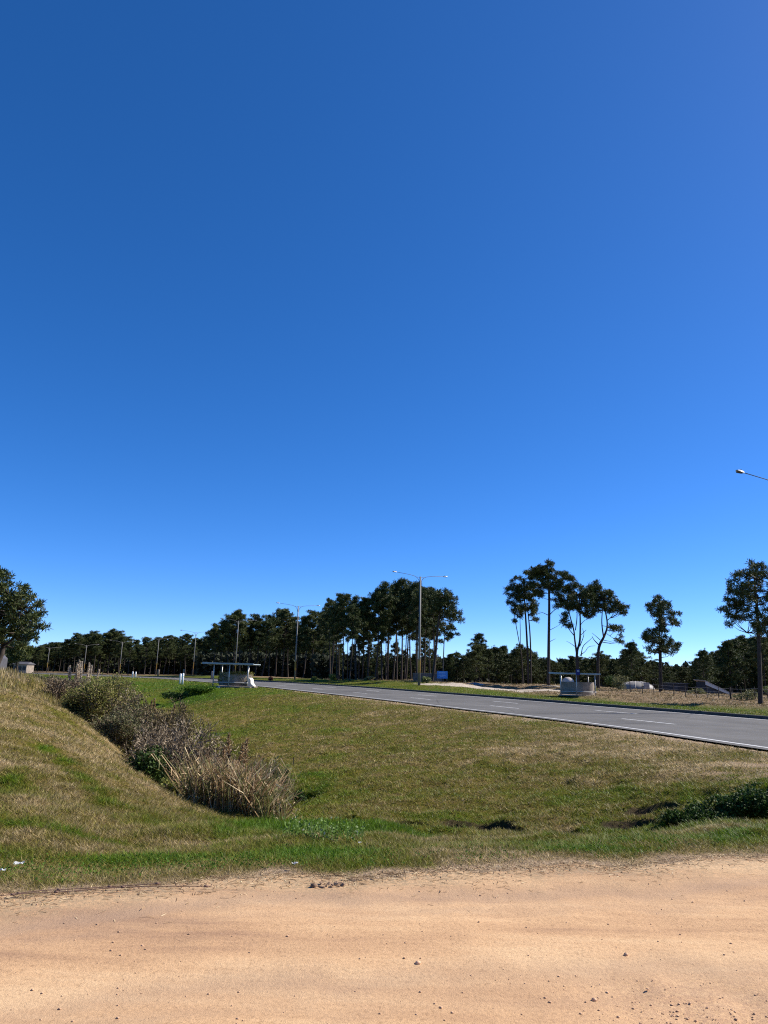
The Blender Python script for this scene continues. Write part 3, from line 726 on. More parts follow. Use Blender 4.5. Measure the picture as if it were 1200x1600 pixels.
clumpgrass("ditch_grass", [(430, 1300, .9, .8, .28), (500, 1298, .9, .7, .30), (560, 1300, .8, .6, .25), (380, 1302, .8, .5, .2), (610, 1306, .6, .5, .2)], 3800, (.4, 1.0), -.02, "bright green tall grass on the wet floor of the ditch", .8)

# ------------------------------------------------------------------ twiggy plants
class Rib:
    """thin flat twigs"""
    def __init__(s): s.v = []; s.q = []
    def seg(s, a, b, wa, wb):
        t = b - a; r = np.array([random.uniform(-1, 1), random.uniform(-1, 1), random.uniform(-1, 1)])
        n = np.cross(t, r); l = np.linalg.norm(n)
        if l < 1e-9: return
        n /= l; i = len(s.v)
        s.v += [a - n * wa, a + n * wa, b + n * wb, b - n * wb]; s.q.append((i, i + 1, i + 2, i + 3))
    def mesh(s, name, m): return np_mesh(name, np.array(s.v), np.array(s.q), m)
def leaves(C, size, aspect=1.8, r=rng):
    n = len(C)
    d = r.normal(size=(n, 3)); d /= np.linalg.norm(d, axis=1)[:, None]
    e = r.normal(size=(n, 3)); sd = np.cross(d, e); sd /= np.linalg.norm(sd, axis=1)[:, None] + 1e-9
    L_ = size * r.uniform(.6, 1.4, (n, 1)); V = np.zeros((n, 4, 3))
    V[:, 0] = C; V[:, 1] = C + d * L_ * .5 + sd * L_ / aspect / 2; V[:, 2] = C + d * L_; V[:, 3] = C + d * L_ * .5 - sd * L_ / aspect / 2
    return V.reshape(-1, 3), np.arange(4 * n).reshape(n, 4)
def shrub(name, base, H, R, label, cat, group=None, twig='twig', leaf=None, nstem=9, depth=4, kids=3, w0=.03, leafn=5, leafs=.09, spread=1.0, droop=0., wmin=.006, leaf_name='foliage', squash=1.0, lean=(0, 0)):
    t = empty(name, base); tag(t, label, cat, group)
    rb = Rib(); ends = []
    def grow(p, d, ln, w, k):
        n = 3; cur = p
        for i in range(n):
            d = d + np.array([random.gauss(0, .22), random.gauss(0, .22), random.gauss(0, .14) - droop * (1 - k / depth)])
            d /= np.linalg.norm(d); nx_ = cur + d * ln / n
            rb.seg(cur, nx_, max(w * (1 - .25 * i / n), wmin), max(w * (1 - .25 * (i + 1) / n), wmin)); cur = nx_
            if k <= 1: ends.append(cur)
            if k > 0 and i >= 1 or (k > 0 and i == 0 and k < depth):
                for _ in range(kids if i == n - 1 else 1):
                    q = d + np.array([random.gauss(0, .55), random.gauss(0, .55), random.gauss(.05, .4)]) * spread; q /= np.linalg.norm(q)
                    grow(cur, q, ln * random.uniform(.55, .8), w * .6, k - 1)
    for i in range(nstem):
        a = 2 * PI * i / nstem + random.uniform(-.4, .4); out = random.uniform(.1, 1.0) * R / H
        d = np.array([math.cos(a) * out + lean[0], math.sin(a) * out + lean[1], 1.0]); d /= np.linalg.norm(d)
        grow(np.array([math.cos(a) * .12 * R, math.sin(a) * .12 * R, 0.0]), d, H * .42 * random.uniform(.75, 1.1), w0, depth - 1)
    V = np.array(rb.v); s = np.array([R, R, H]); ex = np.array([np.percentile(np.hypot(V[:, 0], V[:, 1]), 96), 1, np.percentile(V[:, 2], 98.5)])
    f = np.array([R / ex[0], R / ex[0], H / ex[2]]); V = V * f; V[:, 2] = np.maximum(V[:, 2], -.1)
    link('twigs', np_mesh('twigs', V, np.array(rb.q), MT[twig]), t)
    if leaf:
        C = np.array(ends) * f; C = np.repeat(C, leafn, 0) + rng.normal(size=(len(C) * leafn, 3)) * .05 * R
        LV, LQ = leaves(C, leafs); link(leaf_name, np_mesh(leaf_name, LV, LQ, MT[leaf]), t)
    return t
def leafball(name, base, H, R, label, cat, mat_, n=1600, size=.12, group=None, lumps=9, stems=True):
    t = empty(name, base); tag(t, label, cat, group); C = []
    for i in range(lumps):
        a = random.uniform(0, 2 * PI); q = math.sqrt(random.random()) * R * .7; h = random.uniform(.25, .8) * H; rr = random.uniform(.3, .5) * R
        m = n // lumps; d = rng.normal(size=(m, 3)); d /= np.linalg.norm(d, axis=1)[:, None]
        C.append(np.array([math.cos(a) * q, math.sin(a) * q, h]) + d * rr * rng.uniform(.5, 1.0, (m, 1)) * np.array([1, 1, .8 * H / R / 1.2]))
    C = np.concatenate(C); C[:, 2] = np.clip(C[:, 2], .02, H)
    V, Q = leaves(C, size); link('foliage', np_mesh('foliage', V, Q, MT[mat_]), t)
    if stems:
        rb = Rib()
        for i in range(14):
            a = random.uniform(0, 2 * PI); q = random.uniform(.1, .7) * R
            rb.seg(np.array([0, 0, -.05]), np.array([math.cos(a) * q, math.sin(a) * q, H * .7]), .02, .008)
        link('stems', rb.mesh('stems', MT['twig']), t)
    return t
def pos_d(px, Y): return at(px, Y)
shrub("small_tree", pos_d(142, 28), 1.85, 1.55, "leaning multi stemmed olive shrub tree on the left bank, before the pampas plumes", "shrub", None, 'twig', 'olive_yellow', 9, 5, 2, .035, 2, .075, 1.1, leaf_name='foliage')
shrub("willow_shrub", pos_d(192, 31), 1.6, 1.2, "rounded green leafed shrub behind the leaning olive shrub tree", "shrub", None, 'twig', 'bushg', 9, 5, 2, .03, 3, .07, leaf_name='foliage')
shrub("willow_shrub", pos_d(100, 31), 1.15, 1.0, "purplish grey bare shrub at the left end of the ditch thicket", "shrub", None, 'twig', None, 11, 5, 2, .03)
shrub("broom_shrub", pos_d(212, 26.0), 1.95, 1.2, "dense brown green broom shrub in the middle of the ditch thicket", "shrub", None, 'twig', 'brownl', 12, 5, 2, .025, 1, .07, .7, leaf_name='foliage')
shrub("broom_shrub", pos_d(262, 25.5), 2.1, 1.25, "grey brown upright shrub on the road side of the ditch thicket", "shrub", None, 'twig', 'brownl', 12, 5, 2, .025, 1, .06, .7, leaf_name='foliage')
shrub("bramble_shrub", pos_d(185, 24.0), 1.2, .9, "low tangled grey shrub at the foot of the left bank below the olive tree", "shrub", None, 'twig', 'olive', 10, 5, 2, .02, 1, .05, leaf_name='foliage')
shrub("bramble_shrub", pos_d(240, 22.0), 1.6, 1.0, "tangled grey stemmed shrub behind the dark glossy green bush", "shrub", None, 'twig_pale', None, 10, 5, 2, .03, wmin=.0055)
leafball("glossy_bush", pos_d(234, 18.6), 1.05, .85, "dark glossy green bush at the foot of the dry left bank", "bush", 'darkg', 6500, .07)
shrub("dead_shrub", pos_d(283, 19.3), 1.85, 1.25, "leafless dead shrub of pale grey branches next to the dark green bush", "shrub", None, 'twig_pale', None, 9, 5, 2, .045, wmin=.0055)
shrub("dead_shrub", pos_d(325, 19.0), 1.6, .95, "bare brown shrub between the pale dead shrub and the reeds", "shrub", None, 'twig', None, 12, 5, 2, .02, wmin=.006)
shrub("dead_shrub", pos_d(350, 18.4), 1.35, .8, "low leafless shrub rising among the dry reeds", "shrub", None, 'twig_pale', None, 12, 5, 2, .018, wmin=.006)
shrub("broom_bush", pos_d(408, 18.6), .95, .55, "dark olive brush shaped broom bush behind the reeds", "bush", None, 'twig', 'olive', 16, 4, 2, .012, 3, .07, .45, leaf_name='foliage')
leafball("leafy_bush", pos_d(262, 16.8), .32, .28, "small yellow green leafy bush on the edge of the left bank", "bush", 'yellowg', 700, .06)
shrub("mound_shrub", pos_d(88, 44), 1.0, 1.6, "low rounded olive shrub on the crest of the left bank", "shrub", None, 'twig', 'olive', 10, 5, 2, .025, 3, .11, leaf_name='foliage')
shrub("sapling", pos_d(150, 38), 1.3, 1.6, "dull green low shrub behind the olive shrub tree", "shrub", None, 'twig', 'bushg', 10, 5, 2, .025, 3, .09, leaf_name='foliage')

def pampas(px_list, Y, tops, label, lean=0.):
    cx = sum(px_list) / len(px_list); b = at(cx, Y); hts = [P(q, ty, Y)[2] - b[2] for q, ty in zip(px_list, tops)]; t = empty("pampas_grass", b); tag(t, label, "pampas grass", "pampas grass clumps in the ditch")
    n = 500; sp_ = (max(px_list) - min(px_list)) / FPX * Y / 2 + .4
    X = rng.uniform(-sp_, sp_, n); Y_ = rng.uniform(-.5, .5, n)
    V = []; Qs = []
    rb = Rib()
    for x, y_ in zip(X, Y_):
        a = random.uniform(0, 2 * PI); l = random.uniform(.5, 1.0); p0 = np.array([x, y_, -.05]); p1 = p0 + np.array([math.cos(a) * .2 * l, math.sin(a) * .2 * l, .55 * l]); p2 = p1 + np.array([math.cos(a) * .45 * l, math.sin(a) * .45 * l, .05])
        rb.seg(p0, p1, .012, .012); rb.seg(p1, p2, .012, .003)
    link('leaf_blades', rb.mesh('leaf_blades', MT['reedg']), t)
    for q, h in zip(px_list, hts):
        x = (q - cx) / FPX * Y; y_ = random.uniform(-.5, .5); r2 = Rib(); ln = lean + random.uniform(-.08, .08)
        top = np.array([x + ln * h, y_, h]); b0 = np.array([x * .7, y_ * .5, 0]); m = b0 + (top - b0) * .60
        r2.seg(b0, m, .012, .01); r2.seg(m, top, .01, .006)
        ax_ = top - m
        pw = .00055 * Y + .001
        for i in range(260):
            u = random.random(); c = m + ax_ * u; d = np.array([random.gauss(0, 1), random.gauss(0, 1), random.gauss(.8, .5)]); d /= np.linalg.norm(d)
            r2.seg(c, c + d * (.09 * (1 - abs(u - .4)) + .02), pw, pw * .4)
        link('plume', r2.mesh('plume', MT['plume' if Y > 32 else 'reed']), t)
pampas([102, 106, 112, 118, 122, 127, 131, 135, 141, 147], 42, [1042, 1040, 1036, 1038, 1032, 1034, 1038, 1036, 1040, 1046], "pale pampas grass plumes standing above the left end of the thicket", .02)
pampas([184, 189, 194, 198, 202, 206, 210, 214, 219], 37, [1066, 1062, 1068, 1072, 1072, 1076, 1078, 1080, 1086], "leaning pale pampas plumes between the green shrub and the grass field", -.18)
pampas([228, 237, 262], 30, [1094, 1092, 1100], "sparse pampas plumes poking out of the brown broom shrubs", .0)
pampas([346, 356, 364, 377], 17.6, [1165, 1146, 1160, 1156], "tall grey old pampas spikes rising from the reed bed", .06)

# low growth on the flanks, its dark leaves deepening their shade
for px, Y, H, R, lb in ((284, 71.5, .7, 2.4, "dark green creeping bush on the shaded flank of the left shelter's mound"), (312, 70.5, .55, 2.0, "lush green creeper patch on the mound just below the left bus shelter")):
    leafball("creeping_bush", at(px, Y, .25), H, R, lb, "bush", 'darkg' if px < 300 else 'lush', 2600, .17, None, 14, False)
for px, py, H, R, lb in ((1192, 1262, .42, .62, "dark leafy bush added at the right edge to darken the shaded hollow"), (1152, 1268, .38, .60, "dark leafy bush added second from the right edge to darken the hollow"), (1112, 1277, .32, .55, "dark leafy bush added mid row to darken the shaded hollow"), (1074, 1284, .24, .50, "lowest dark bush, added at the left end of the row to darken the hollow"), (466, 1250, .30, .22, "dark round weed clump at the right end of the reed bed")):
    leafball("dark_clump", hit(px, py, 10) - np.array([0, 0, .10]), H, R, lb, "weeds", 'darkg', 3800, .055, None, 12, False)  # right-hand row added to extend the dark of the shaded slope
# reed bed
rb = Rib(); rg = Rib()
cnt = 0
for i in range(7600):
    px_ = random.triangular(304, 462, 385) if random.random() < .4 else random.uniform(306, 458); Y = random.uniform(14.2, 18.6)
    topf = 1.0 - .45 * abs((px_ - 375) / 85) ** 2.2
    x = (px_ - 600) / FPX * Y * .94
    h = random.uniform(.25, 1.25) * topf * (1.05 if px_ < 410 else .85)
    R = rg if random.random() < (.3 if h > .7 else .55) else rb
    a = random.uniform(0, 2 * PI); p0 = np.array([x, Y, 0.]); l = random.uniform(.01, .16) * h if random.random() < .82 else random.uniform(.2, .8) * h
    p1 = p0 + np.array([math.cos(a) * l, math.sin(a) * l, h * .6]); a += random.uniform(-.8, .8); l2 = random.uniform(.02, .45) * h
    p2 = p1 + np.array([math.cos(a) * l2, math.sin(a) * l2, h * .4 * random.uniform(.2, 1)])
    i0 = len(R.v); R.seg(p0, p1, .009, .010); R.seg(p1, p2, .010, .002)
    if random.random() < .35:
        a = random.uniform(0, 2 * PI); q = p2 + np.array([math.cos(a) * .14, math.sin(a) * .14, -random.uniform(.0, .25)]); R.seg(p2, q, .011, .003)
for R, nm, m, lb in ((rb, 'reed_bed', 'reed', "bed of dry tan reeds filling the ditch at the end of the thicket"), (rg, 'reed_undergrowth', 'reedg', "half green reeds and sedge mixed low into the dry reed bed")):
    V = np.array(R.v); V[:, 2] += HT(V[:, 0], V[:, 1], False) - .03
    tag(link(nm, np_mesh(nm, V, np.array(R.q), MT[m])), lb, "reeds", kind='stuff')
# flowering weeds at the lip
rb = Rib(); fl = []
for i in range(80):
    px_ = random.uniform(465, 580); Y = random.uniform(7.9, 8.9); x = (px_ - 600) / FPX * Y; z = zat(x, Y); h = random.uniform(.08, .24); p0 = np.array([x, Y, z])
    for k in range(3):
        p1 = p0 + np.array([random.gauss(0, .06), random.gauss(0, .05), h * random.uniform(.7, 1)]); rb.seg(p0, p1, .003, .002); fl.append(p1)
        for u in (.4, .6, .8): fl.append(p0 + (p1 - p0) * u + rng.normal(size=3) * .012)
LV, LQ = leaves(np.array(fl), .028, 1.5)
V = np.vstack([np.array(rb.v), LV]); Q = np.vstack([np.array(rb.q), LQ + len(rb.v)])
MT['weed'] = foliage("weed_leaves", [(0, (0.07, 0.14, 0.015)), (.8, (0.15, 0.24, 0.035)), (.97, (0.25, 0.30, 0.14)), (1, (0.7, 0.7, 0.62))], .3)
tag(link("flowering_weeds", np_mesh("flowering_weeds", V, Q, MT['weed'])), "pale flowering weeds on the lip of the ditch", "weeds", kind='stuff')
# broad leaved weeds in the verge
C = []
for i in range(520):
    px_, py_ = random.choice([(90, 1350, ), (300, 1345), (520, 1340), (40, 1350), (200, 1335), (400, 1345), (1130, 1310), (740, 1340), (960, 1330)])
    c = G(px_ + random.gauss(0, 75), py_ + random.gauss(0, 13), 0.03); zc_ = zat(c[0], c[1])
    for k in range(9): C.append([c[0] + random.gauss(0, .035), c[1] + random.gauss(0, .03), zc_ + random.uniform(.01, .07)])
C = np.array(C); e = dirt_edge(C[:, 0]); C = C[C[:, 1] > e + .25]
LV, LQ = leaves(C, .017, 1.6); MT['clover'] = foliage("clover_leaves", [(0, (0.03, 0.085, 0.006)), (.7, (0.07, 0.16, 0.012)), (1, (0.15, 0.23, 0.03))], .3, .8)
tag(link("clover_patches", np_mesh("clover_patches", LV, LQ, MT['clover'])), "dark green broad leaved clover patches in the verge", "weeds", kind='stuff')

# ------------------------------------------------------------------ pines
def tufts(C, n, Ln, w, r, up=.25):
    m = len(C); d = r.normal(size=(m, n, 3)); d[:, :, 2] += up; d /= np.linalg.norm(d, axis=2)[:, :, None]
    e = r.normal(size=(m, n, 3)); sd = np.cross(d, e); sd /= np.linalg.norm(sd, axis=2)[:, :, None] + 1e-9
    l = Ln * r.uniform(.65, 1.2, (m, n, 1)); c = C[:, None, :] + r.normal(size=(m, n, 3)) * Ln * .12
    V = np.zeros((m, n, 4, 3)); V[:, :, 0] = c; V[:, :, 1] = c + d * l * .6 + sd * w / 2; V[:, :, 2] = c + d * l; V[:, :, 3] = c + d * l * .6 - sd * w / 2
    return V.reshape(-1, 3), np.arange(4 * m * n).reshape(m * n, 4)
def pine_meshes(seed, H=15., cb=.55, R=2.8, nb=26, per=9, tl=.50, tn=20, tw=.085, lean=(0, 0), trunk_r=.19, taper_top=.35, mat_='needle', dead=5, stems=1):
    r = np.random.default_rng(seed); rd = random.Random(seed)
    tr = MB(); C = []
    for st in range(stems):
        off = np.array([rd.uniform(-.25, .25), rd.uniform(-.25, .25), 0]) if stems > 1 else np.zeros(3)
        k1 = np.array([rd.gauss(0, .25), rd.gauss(0, .25), 0]); tip = np.array([lean[0] + off[0] * 2, lean[1] + off[1] * 2, H * (1 if st == 0 else .93)])
        def tp(u): return off * (1 - u) + np.array([tip[0] * u ** 1.4, tip[1] * u ** 1.4, tip[2] * u]) + k1 * math.sin(u * PI)
        us = [0, .03, .15, .3, .45, .6, .75, .9, 1]
        tr.tube([tp(u) for u in us], [trunk_r * 1.5, trunk_r * 1.1] + [trunk_r * (1 - .85 * u) for u in us[2:]], 7)
        for i in range(nb // stems):
            u = cb + (1 - cb) * (i / (nb / stems)) ** .85; v = (u - cb) / (1 - cb)
            prof = (.55 + .45 * math.sin(min(1, v * 2.2) * PI / 2)) * (1 - (1 - taper_top) * max(0, v - .35) / .65)
            ln = R * prof * rd.uniform(.5, 1.4); a = i * 2.4 + rd.uniform(-.6, .6)
            p = tp(u); el = -.05 + .65 * v + rd.uniform(-.15, .25)
            q = p + np.array([math.cos(a) * ln, math.sin(a) * ln, math.sin(el) * ln * .7])
            mid = (p + q) / 2 + np.array([0, 0, -.06 * ln])
            tr.tube([p, mid, q], [.05 * (1.2 - v * .6), .035, .012], 4, False)
            for j in range(3):
                c = p + (q - p) * (.5 + .25 * j) + np.array([rd.gauss(0, .25), rd.gauss(0, .25), .12])
                if j < 2 and rd.random() < .38: continue
                rr = np.array([.78, .78, .27]) * (R / 2.8) ** .5 * rd.uniform(.6, 1.25)
                d = r.normal(size=(per, 3)); d /= np.linalg.norm(d, axis=1)[:, None]; C.append(c + d * rr * r.uniform(.3, 1.1, (per, 1)))
        C.append(tp(1.0) + r.normal(size=(per, 3)) * np.array([.3, .3, .3]))
        for i in range(dead):
            u = rd.uniform(.35 * cb, cb); p = tp(u); a = rd.uniform(0, 2 * PI); ln = rd.uniform(.5, 1.6)
            tr.tube([p, p + np.array([math.cos(a) * ln * .6, math.sin(a) * ln * .6, ln * .1]), p + np.array([math.cos(a) * ln, math.sin(a) * ln, ln * rd.uniform(.1, .5)])], [.03, .02, .006], 3, False)
    V, Q = tufts(np.concatenate(C), tn, tl, tw, r)
    return tr.mesh('trunk', MT['bark'], True), np_mesh('crown', V, Q, MT[mat_]), H
VAR = [pine_meshes(1, 15, .52, 2.6, 26), pine_meshes(2, 15, .48, 2.9, 30, lean=(.8, 0)), pine_meshes(3, 15, .58, 2.5, 23, lean=(-.7, .3)),
       pine_meshes(4, 15, .5, 2.9, 30, mat_='needle2'), pine_meshes(5, 15, .58, 2.2, 24, stems=2, lean=(.3, 0)), pine_meshes(6, 15, .48, 2.6, 30, taper_top=.2),
       pine_meshes(7, 15, .62, 2.8, 20, lean=(.5, .2)), pine_meshes(8, 12, .22, 3.0, 34, taper_top=.2, dead=1), pine_meshes(9, 12, .15, 3.2, 38, taper_top=.3, dead=0, mat_='needle2'), pine_meshes(10, 10, .1, 2.4, 34, taper_top=.1, dead=0)]
def put_pine(v, px, Y, topy, label, group, sx=1.0, base=None):
    tm, cm, H = VAR[v]; b = at(px, Y, .1) if base is None else base
    zt = P(px, topy, Y)[2]; s = max(.25, (zt - b[2]) / (H + .3))
    t = empty("pine_tree", b, random.uniform(0, 2 * PI)); t.scale = (s * sx, s * sx, s); tag(t, label, "pine tree", group)
    link("trunk", tm, t); link("crown", cm, t)
    return t
def prof(tab, px): return float(np.interp(px, [a for a, b in tab], [b for a, b in tab]))
# the grove in the middle
G1 = "tall pines of the dense middle grove"
grove = [(517, 948, 4), (527, 940, 0), (536, 929, 6), (546, 948, 2), (556, 933, 4), (566, 945, 0), (575, 935, 6), (586, 927, 1), (597, 914, 0), (605, 925, 4), (614, 922, 2), (627, 908, 6), (634, 917, 5), (643, 915, 0), (651, 925, 4), (662, 919, 1), (672, 924, 0), (681, 928, 2)]
for i, (px, ty, v) in enumerate(grove):
    lab = "slender bare trunked pine inside the dense grove by the tall central street lamp"
    if i == 2: lab = "leftmost tall pine of the middle grove, its flat crown jutting out to the left"
    if i == 8: lab = "high crowned pine near the centre of the middle grove"
    if i == 11: lab = "tallest pine of the middle grove, just left of the central street lamp top"
    if i == 15: lab = "pine directly behind the central street lamp pole"
    if i in (16, 17): lab = "pine just right of the central street lamp, partly behind the leaning pine"
    put_pine(v, px, random.uniform(118, 138), ty + random.uniform(-2, 2), lab, G1, .85)
for i, px in enumerate((516, 530, 543, 561, 574, 590, 603, 620, 632, 648, 660, 676)):
    put_pine(random.choice((0, 2, 6)), px, random.uniform(142, 160), random.uniform(932, 975), "slender bare trunked pine inside the dense grove by the tall central street lamp", G1, .8)
for i, px in enumerate((510, 530, 549, 563, 578, 590, 604, 618, 632, 648, 664, 676)):
    put_pine(random.choice((7, 8, 9)), px, random.uniform(150, 175), random.uniform(1000, 1024), "short bushy pine growing low under the tall trunks of the middle grove", "low pines under the middle grove", .8)
# left part of the wood, behind the left bus shelter
G2 = "pines of the wood behind the left bus shelter"
for i, (px, ty, v) in enumerate([(333, 978, 3), (345, 972, 1), (356, 962, 0), (364, 955, 3), (374, 960, 2), (386, 968, 4), (398, 962, 0), (409, 970, 1), (420, 966, 6), (430, 954, 3), (441, 955, 3), (450, 966, 0), (474, 964, 5), (487, 957, 3), (497, 956, 1), (507, 958, 0), (462, 978, 5)]):
    lab = "dark pine in the wood between the left bus shelter and the middle grove"
    if i == 3: lab = "tallest rounded pine standing right above the left bus shelter roof"
    if i == 9: lab = "broad crowned pine left of the second street lamp, highest in its part of the wood"
    put_pine(v, px, random.uniform(178, 200), ty, lab, G2, 1.05)
JAG = 5.0
T2 = [(20, 1010), (30, 1008), (70, 1002), (95, 996), (105, 994), (120, 992), (135, 986), (150, 992), (170, 980), (185, 988), (200, 1000), (220, 1001), (245, 992), (270, 994), (280, 995), (310, 992), (330, 985), (365, 985), (500, 985), (520, 975)]
G3 = "pines of the far left wood"
px = 26.
while px < 520:
    put_pine(random.choice((3, 5, 3, 1, 7, 5)), px, random.uniform(256, 285), prof(T2, px) + random.uniform(-3, 9), "dark pine in the far unbroken wood along the left skyline", G3, 1.15); px += random.uniform(6, 9.5)
px = 22.
while px < 510:
    put_pine(random.choice((7, 8, 7, 5)), px, random.uniform(290, 325), prof(T2, px) + random.uniform(6, 16), "dark pine in the far unbroken wood along the left skyline", G3, 1.25); px += random.uniform(8, 11)
T3 = [(690, 1022), (705, 1020), (722, 1018), (735, 1022), (749, 992), (757, 1012), (775, 1008), (790, 1008), (800, 1018), (820, 1006), (835, 1018), (850, 1026), (875, 1030), (893, 1022), (910, 1026), (925, 1023), (945, 1018), (958, 1030), (975, 1024), (990, 1005), (1005, 1030), (1020, 1030), (1042, 1034), (1060, 1043), (1080, 1040), (1104, 1018), (1118, 1026), (1135, 1008), (1150, 996), (1170, 994), (1205, 992), (1240, 985)]
G4 = "low pines of the wood along the right skyline"
put_pine(5, 749, 150, 991, "small pointed pine rising alone above the low wood right of the grove", G4, 1.0)
put_pine(7, 990, 135, 1004, "bushy pine left of the tall isolated pine, above the pale dome", G4, .9)
put_pine(7, 1104, 128, 1017, "conical bushy pine above the sloping white roof", G4, 1.0)
px = 694.
while px < 1245:
    put_pine(random.choice((7, 8, 7, 8, 9, 3)), px, random.uniform(140, 175), prof(T3, px) + random.uniform(0, 7), "dark bushy pine in the low wood along the right skyline", G4, 1.05); px += random.uniform(8, 12)
px = 690.
while px < 1250:
    put_pine(random.choice((7, 8, 9, 3)), px, random.uniform(190, 235), prof(T3, px) + random.uniform(4, 12), "dark bushy pine in the low wood along the right skyline", G4, 1.3); px += random.uniform(10, 14)
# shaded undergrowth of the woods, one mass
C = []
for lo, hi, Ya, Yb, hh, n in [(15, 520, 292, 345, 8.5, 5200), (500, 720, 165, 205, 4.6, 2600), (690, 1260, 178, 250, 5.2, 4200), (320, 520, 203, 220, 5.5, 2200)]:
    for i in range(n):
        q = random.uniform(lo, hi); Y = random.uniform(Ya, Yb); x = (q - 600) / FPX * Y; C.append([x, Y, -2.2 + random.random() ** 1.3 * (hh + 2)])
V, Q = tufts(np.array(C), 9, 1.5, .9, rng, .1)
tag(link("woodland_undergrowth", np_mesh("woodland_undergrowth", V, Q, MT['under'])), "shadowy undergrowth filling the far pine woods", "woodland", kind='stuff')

# individually shaped pines: trunks and crown masses
def shaped_pine(Y, trunks, blobs, label, depth=1.6, mat_='needle', tl=.50, tn=28, tw=.075, dens=1.9, group=None, bark='bark', sub=None, seed=0, name="pine_tree"):
    r = np.random.default_rng(seed + 500); rd = random.Random(seed + 9)
    b = P(trunks[0][0][0], trunks[0][0][1], Y); b[2] = gnd(b[0], b[1]) - .1
    t = empty(name, b); tag(t, label, "pine tree", group)
    tr = MB(); tpts = []
    for tk in trunks:
        pts = []
        for j, (x, y_, rp) in enumerate(tk):
            yy = Y + (0 if j == 0 else rd.uniform(-.12, .12) * depth * j)
            p = P(x, y_, yy) - b
            if j == 0 and tk is trunks[0]: p[2] = 0
            pts.append(p)
        # refine so that limbs bend softly
        pp = np.array(pts); rr = np.array([q[2] for q in tk]) / FPX * Y
        rp_ = np.column_stack([pp, rr]); rp_ = smooth_poly(rp_, 2) if len(rp_) > 2 else rp_
        tr.tube([q[:3] for q in rp_], [q[3] for q in rp_], 7); tpts.append(rp_[len(rp_) // 3:, :3])
    blobs = [q for q in blobs]; rx = random.Random(seed + 40); blobs += [(x + rx.gauss(0, q), y_ + rx.gauss(0, q * .7), q * .8) for (x, y_, q) in blobs if rx.random() < .45]
    TP = np.concatenate(tpts); C = []
    for (x, y_, rp) in blobs:
        c = P(x, y_, Y + rd.uniform(-depth, depth)) - b; R = rp / FPX * Y
        below = TP[TP[:, 2] < c[2] + .1]; src = below if len(below) else TP
        k = np.argmin(np.sum((src - c) ** 2, 1) + rd.uniform(0, .5)); a = src[k]
        m_ = (a + c) / 2 + np.array([0, 0, -.08 * np.linalg.norm(c - a)])
        tr.tube([a, m_, c], [.055, .035, .015], 4, False)
        n = max(4, int(R * R * 12 * dens)); d = r.normal(size=(n, 3)); d /= np.linalg.norm(d, axis=1)[:, None]
        C.append(c + d * np.array([1.12, 1.12, .58]) * R * r.uniform(.35, 1.0, (n, 1)))
        for j in range(3):
            e = c + r.normal(size=3) * R * .5; tr.tube([c, e], [.02, .008], 3, False)
    link('trunk', tr.mesh('trunk', MT[bark], True), t)
    C = np.concatenate(C); V, Q = tufts(C, tn, tl, tw, r); link('crown', np_mesh('crown', V, Q, MT[mat_]), t)
    return t
def dec(x, y_, cl):  # expand a mass of foliage into clumps
    return cl
def fillblobs(outline, n, rmin, rmax, seed):
    """clump centres inside a polygon given in picture coordinates"""
    rd = random.Random(seed); xs_ = [p[0] for p in outline]; ys_ = [p[1] for p in outline]; out = []
    def inside(x, y_):
        c = False; j = len(outline) - 1
        for i in range(len(outline)):
            xi, yi = outline[i]; xj, yj = outline[j]
            if (yi > y_) != (yj > y_) and x < (xj - xi) * (y_ - yi) / (yj - yi) + xi: c = not c
            j = i
        return c
    tries = 0
    while len(out) < n and tries < n * 60:
        tries += 1; x = rd.uniform(min(xs_), max(xs_)); y_ = rd.uniform(min(ys_), max(ys_))
        if inside(x, y_) and all((x - a) ** 2 + (y_ - b_) ** 2 > (rmin * .8) ** 2 for a, b_, _ in out): out.append((x, y_, rd.uniform(rmin, rmax)))
    return out
# tall pine with a broad round crown
shaped_pine(115, [[(857, 1073, 2.6), (857.5, 1000, 2.2), (858.5, 940, 1.9), (857, 905, 1.4), (855, 880, .7)], [(857.5, 962, .8), (866, 953, .5), (874, 949, .3)], [(858, 1003, .5), (868, 998, .25)], [(858, 985, .5), (868, 980, .3), (873, 977, .2)], [(858, 962, .6), (848, 957, .4), (842, 956, .3)]],
            fillblobs([(846, 878), (856, 872), (868, 878), (874, 888), (886, 894), (896, 908), (903, 922), (900, 938), (892, 948), (880, 942), (868, 950), (862, 935), (870, 925), (850, 920), (843, 945), (838, 930), (830, 915), (826, 900), (828, 888)], 66, 4.6, 7.5, 3),
            "tallest pine, with a straight trunk and broad round crown, left of the right bus shelter", 1.9, seed=1)
shaped_pine(121, [[(826, 1073, 1.7), (824, 1010, 1.5), (821, 960, 1.3), (818, 905, .6)], [(830, 1071, 1.2), (829, 1000, 1.1), (826, 965, .9), (822, 930, .5)]],
            fillblobs([(800, 898), (812, 904), (822, 890), (834, 898), (838, 915), (836, 950), (842, 962), (838, 972), (828, 968), (820, 955), (806, 950), (800, 945), (790, 950), (792, 936), (797, 925), (788, 921), (798, 915)], 50, 4.2, 6.5, 7),
            "pair of slim pine trunks sharing one narrow ragged crown, left of the tallest pine", 1.6, seed=2)
shaped_pine(119, [[(818, 1072, .9), (815, 1025, .8), (812, 1008, .7), (806, 975, .6), (802, 955, .4)], [(813, 1010, .6), (813, 980, .5), (812, 958, .3)]],
            fillblobs([(798, 950), (820, 948), (824, 970), (812, 972), (800, 972)], 9, 3.4, 5, 8), "thin forked pine sapling beside the slim pine pair", 1.0, seed=3)
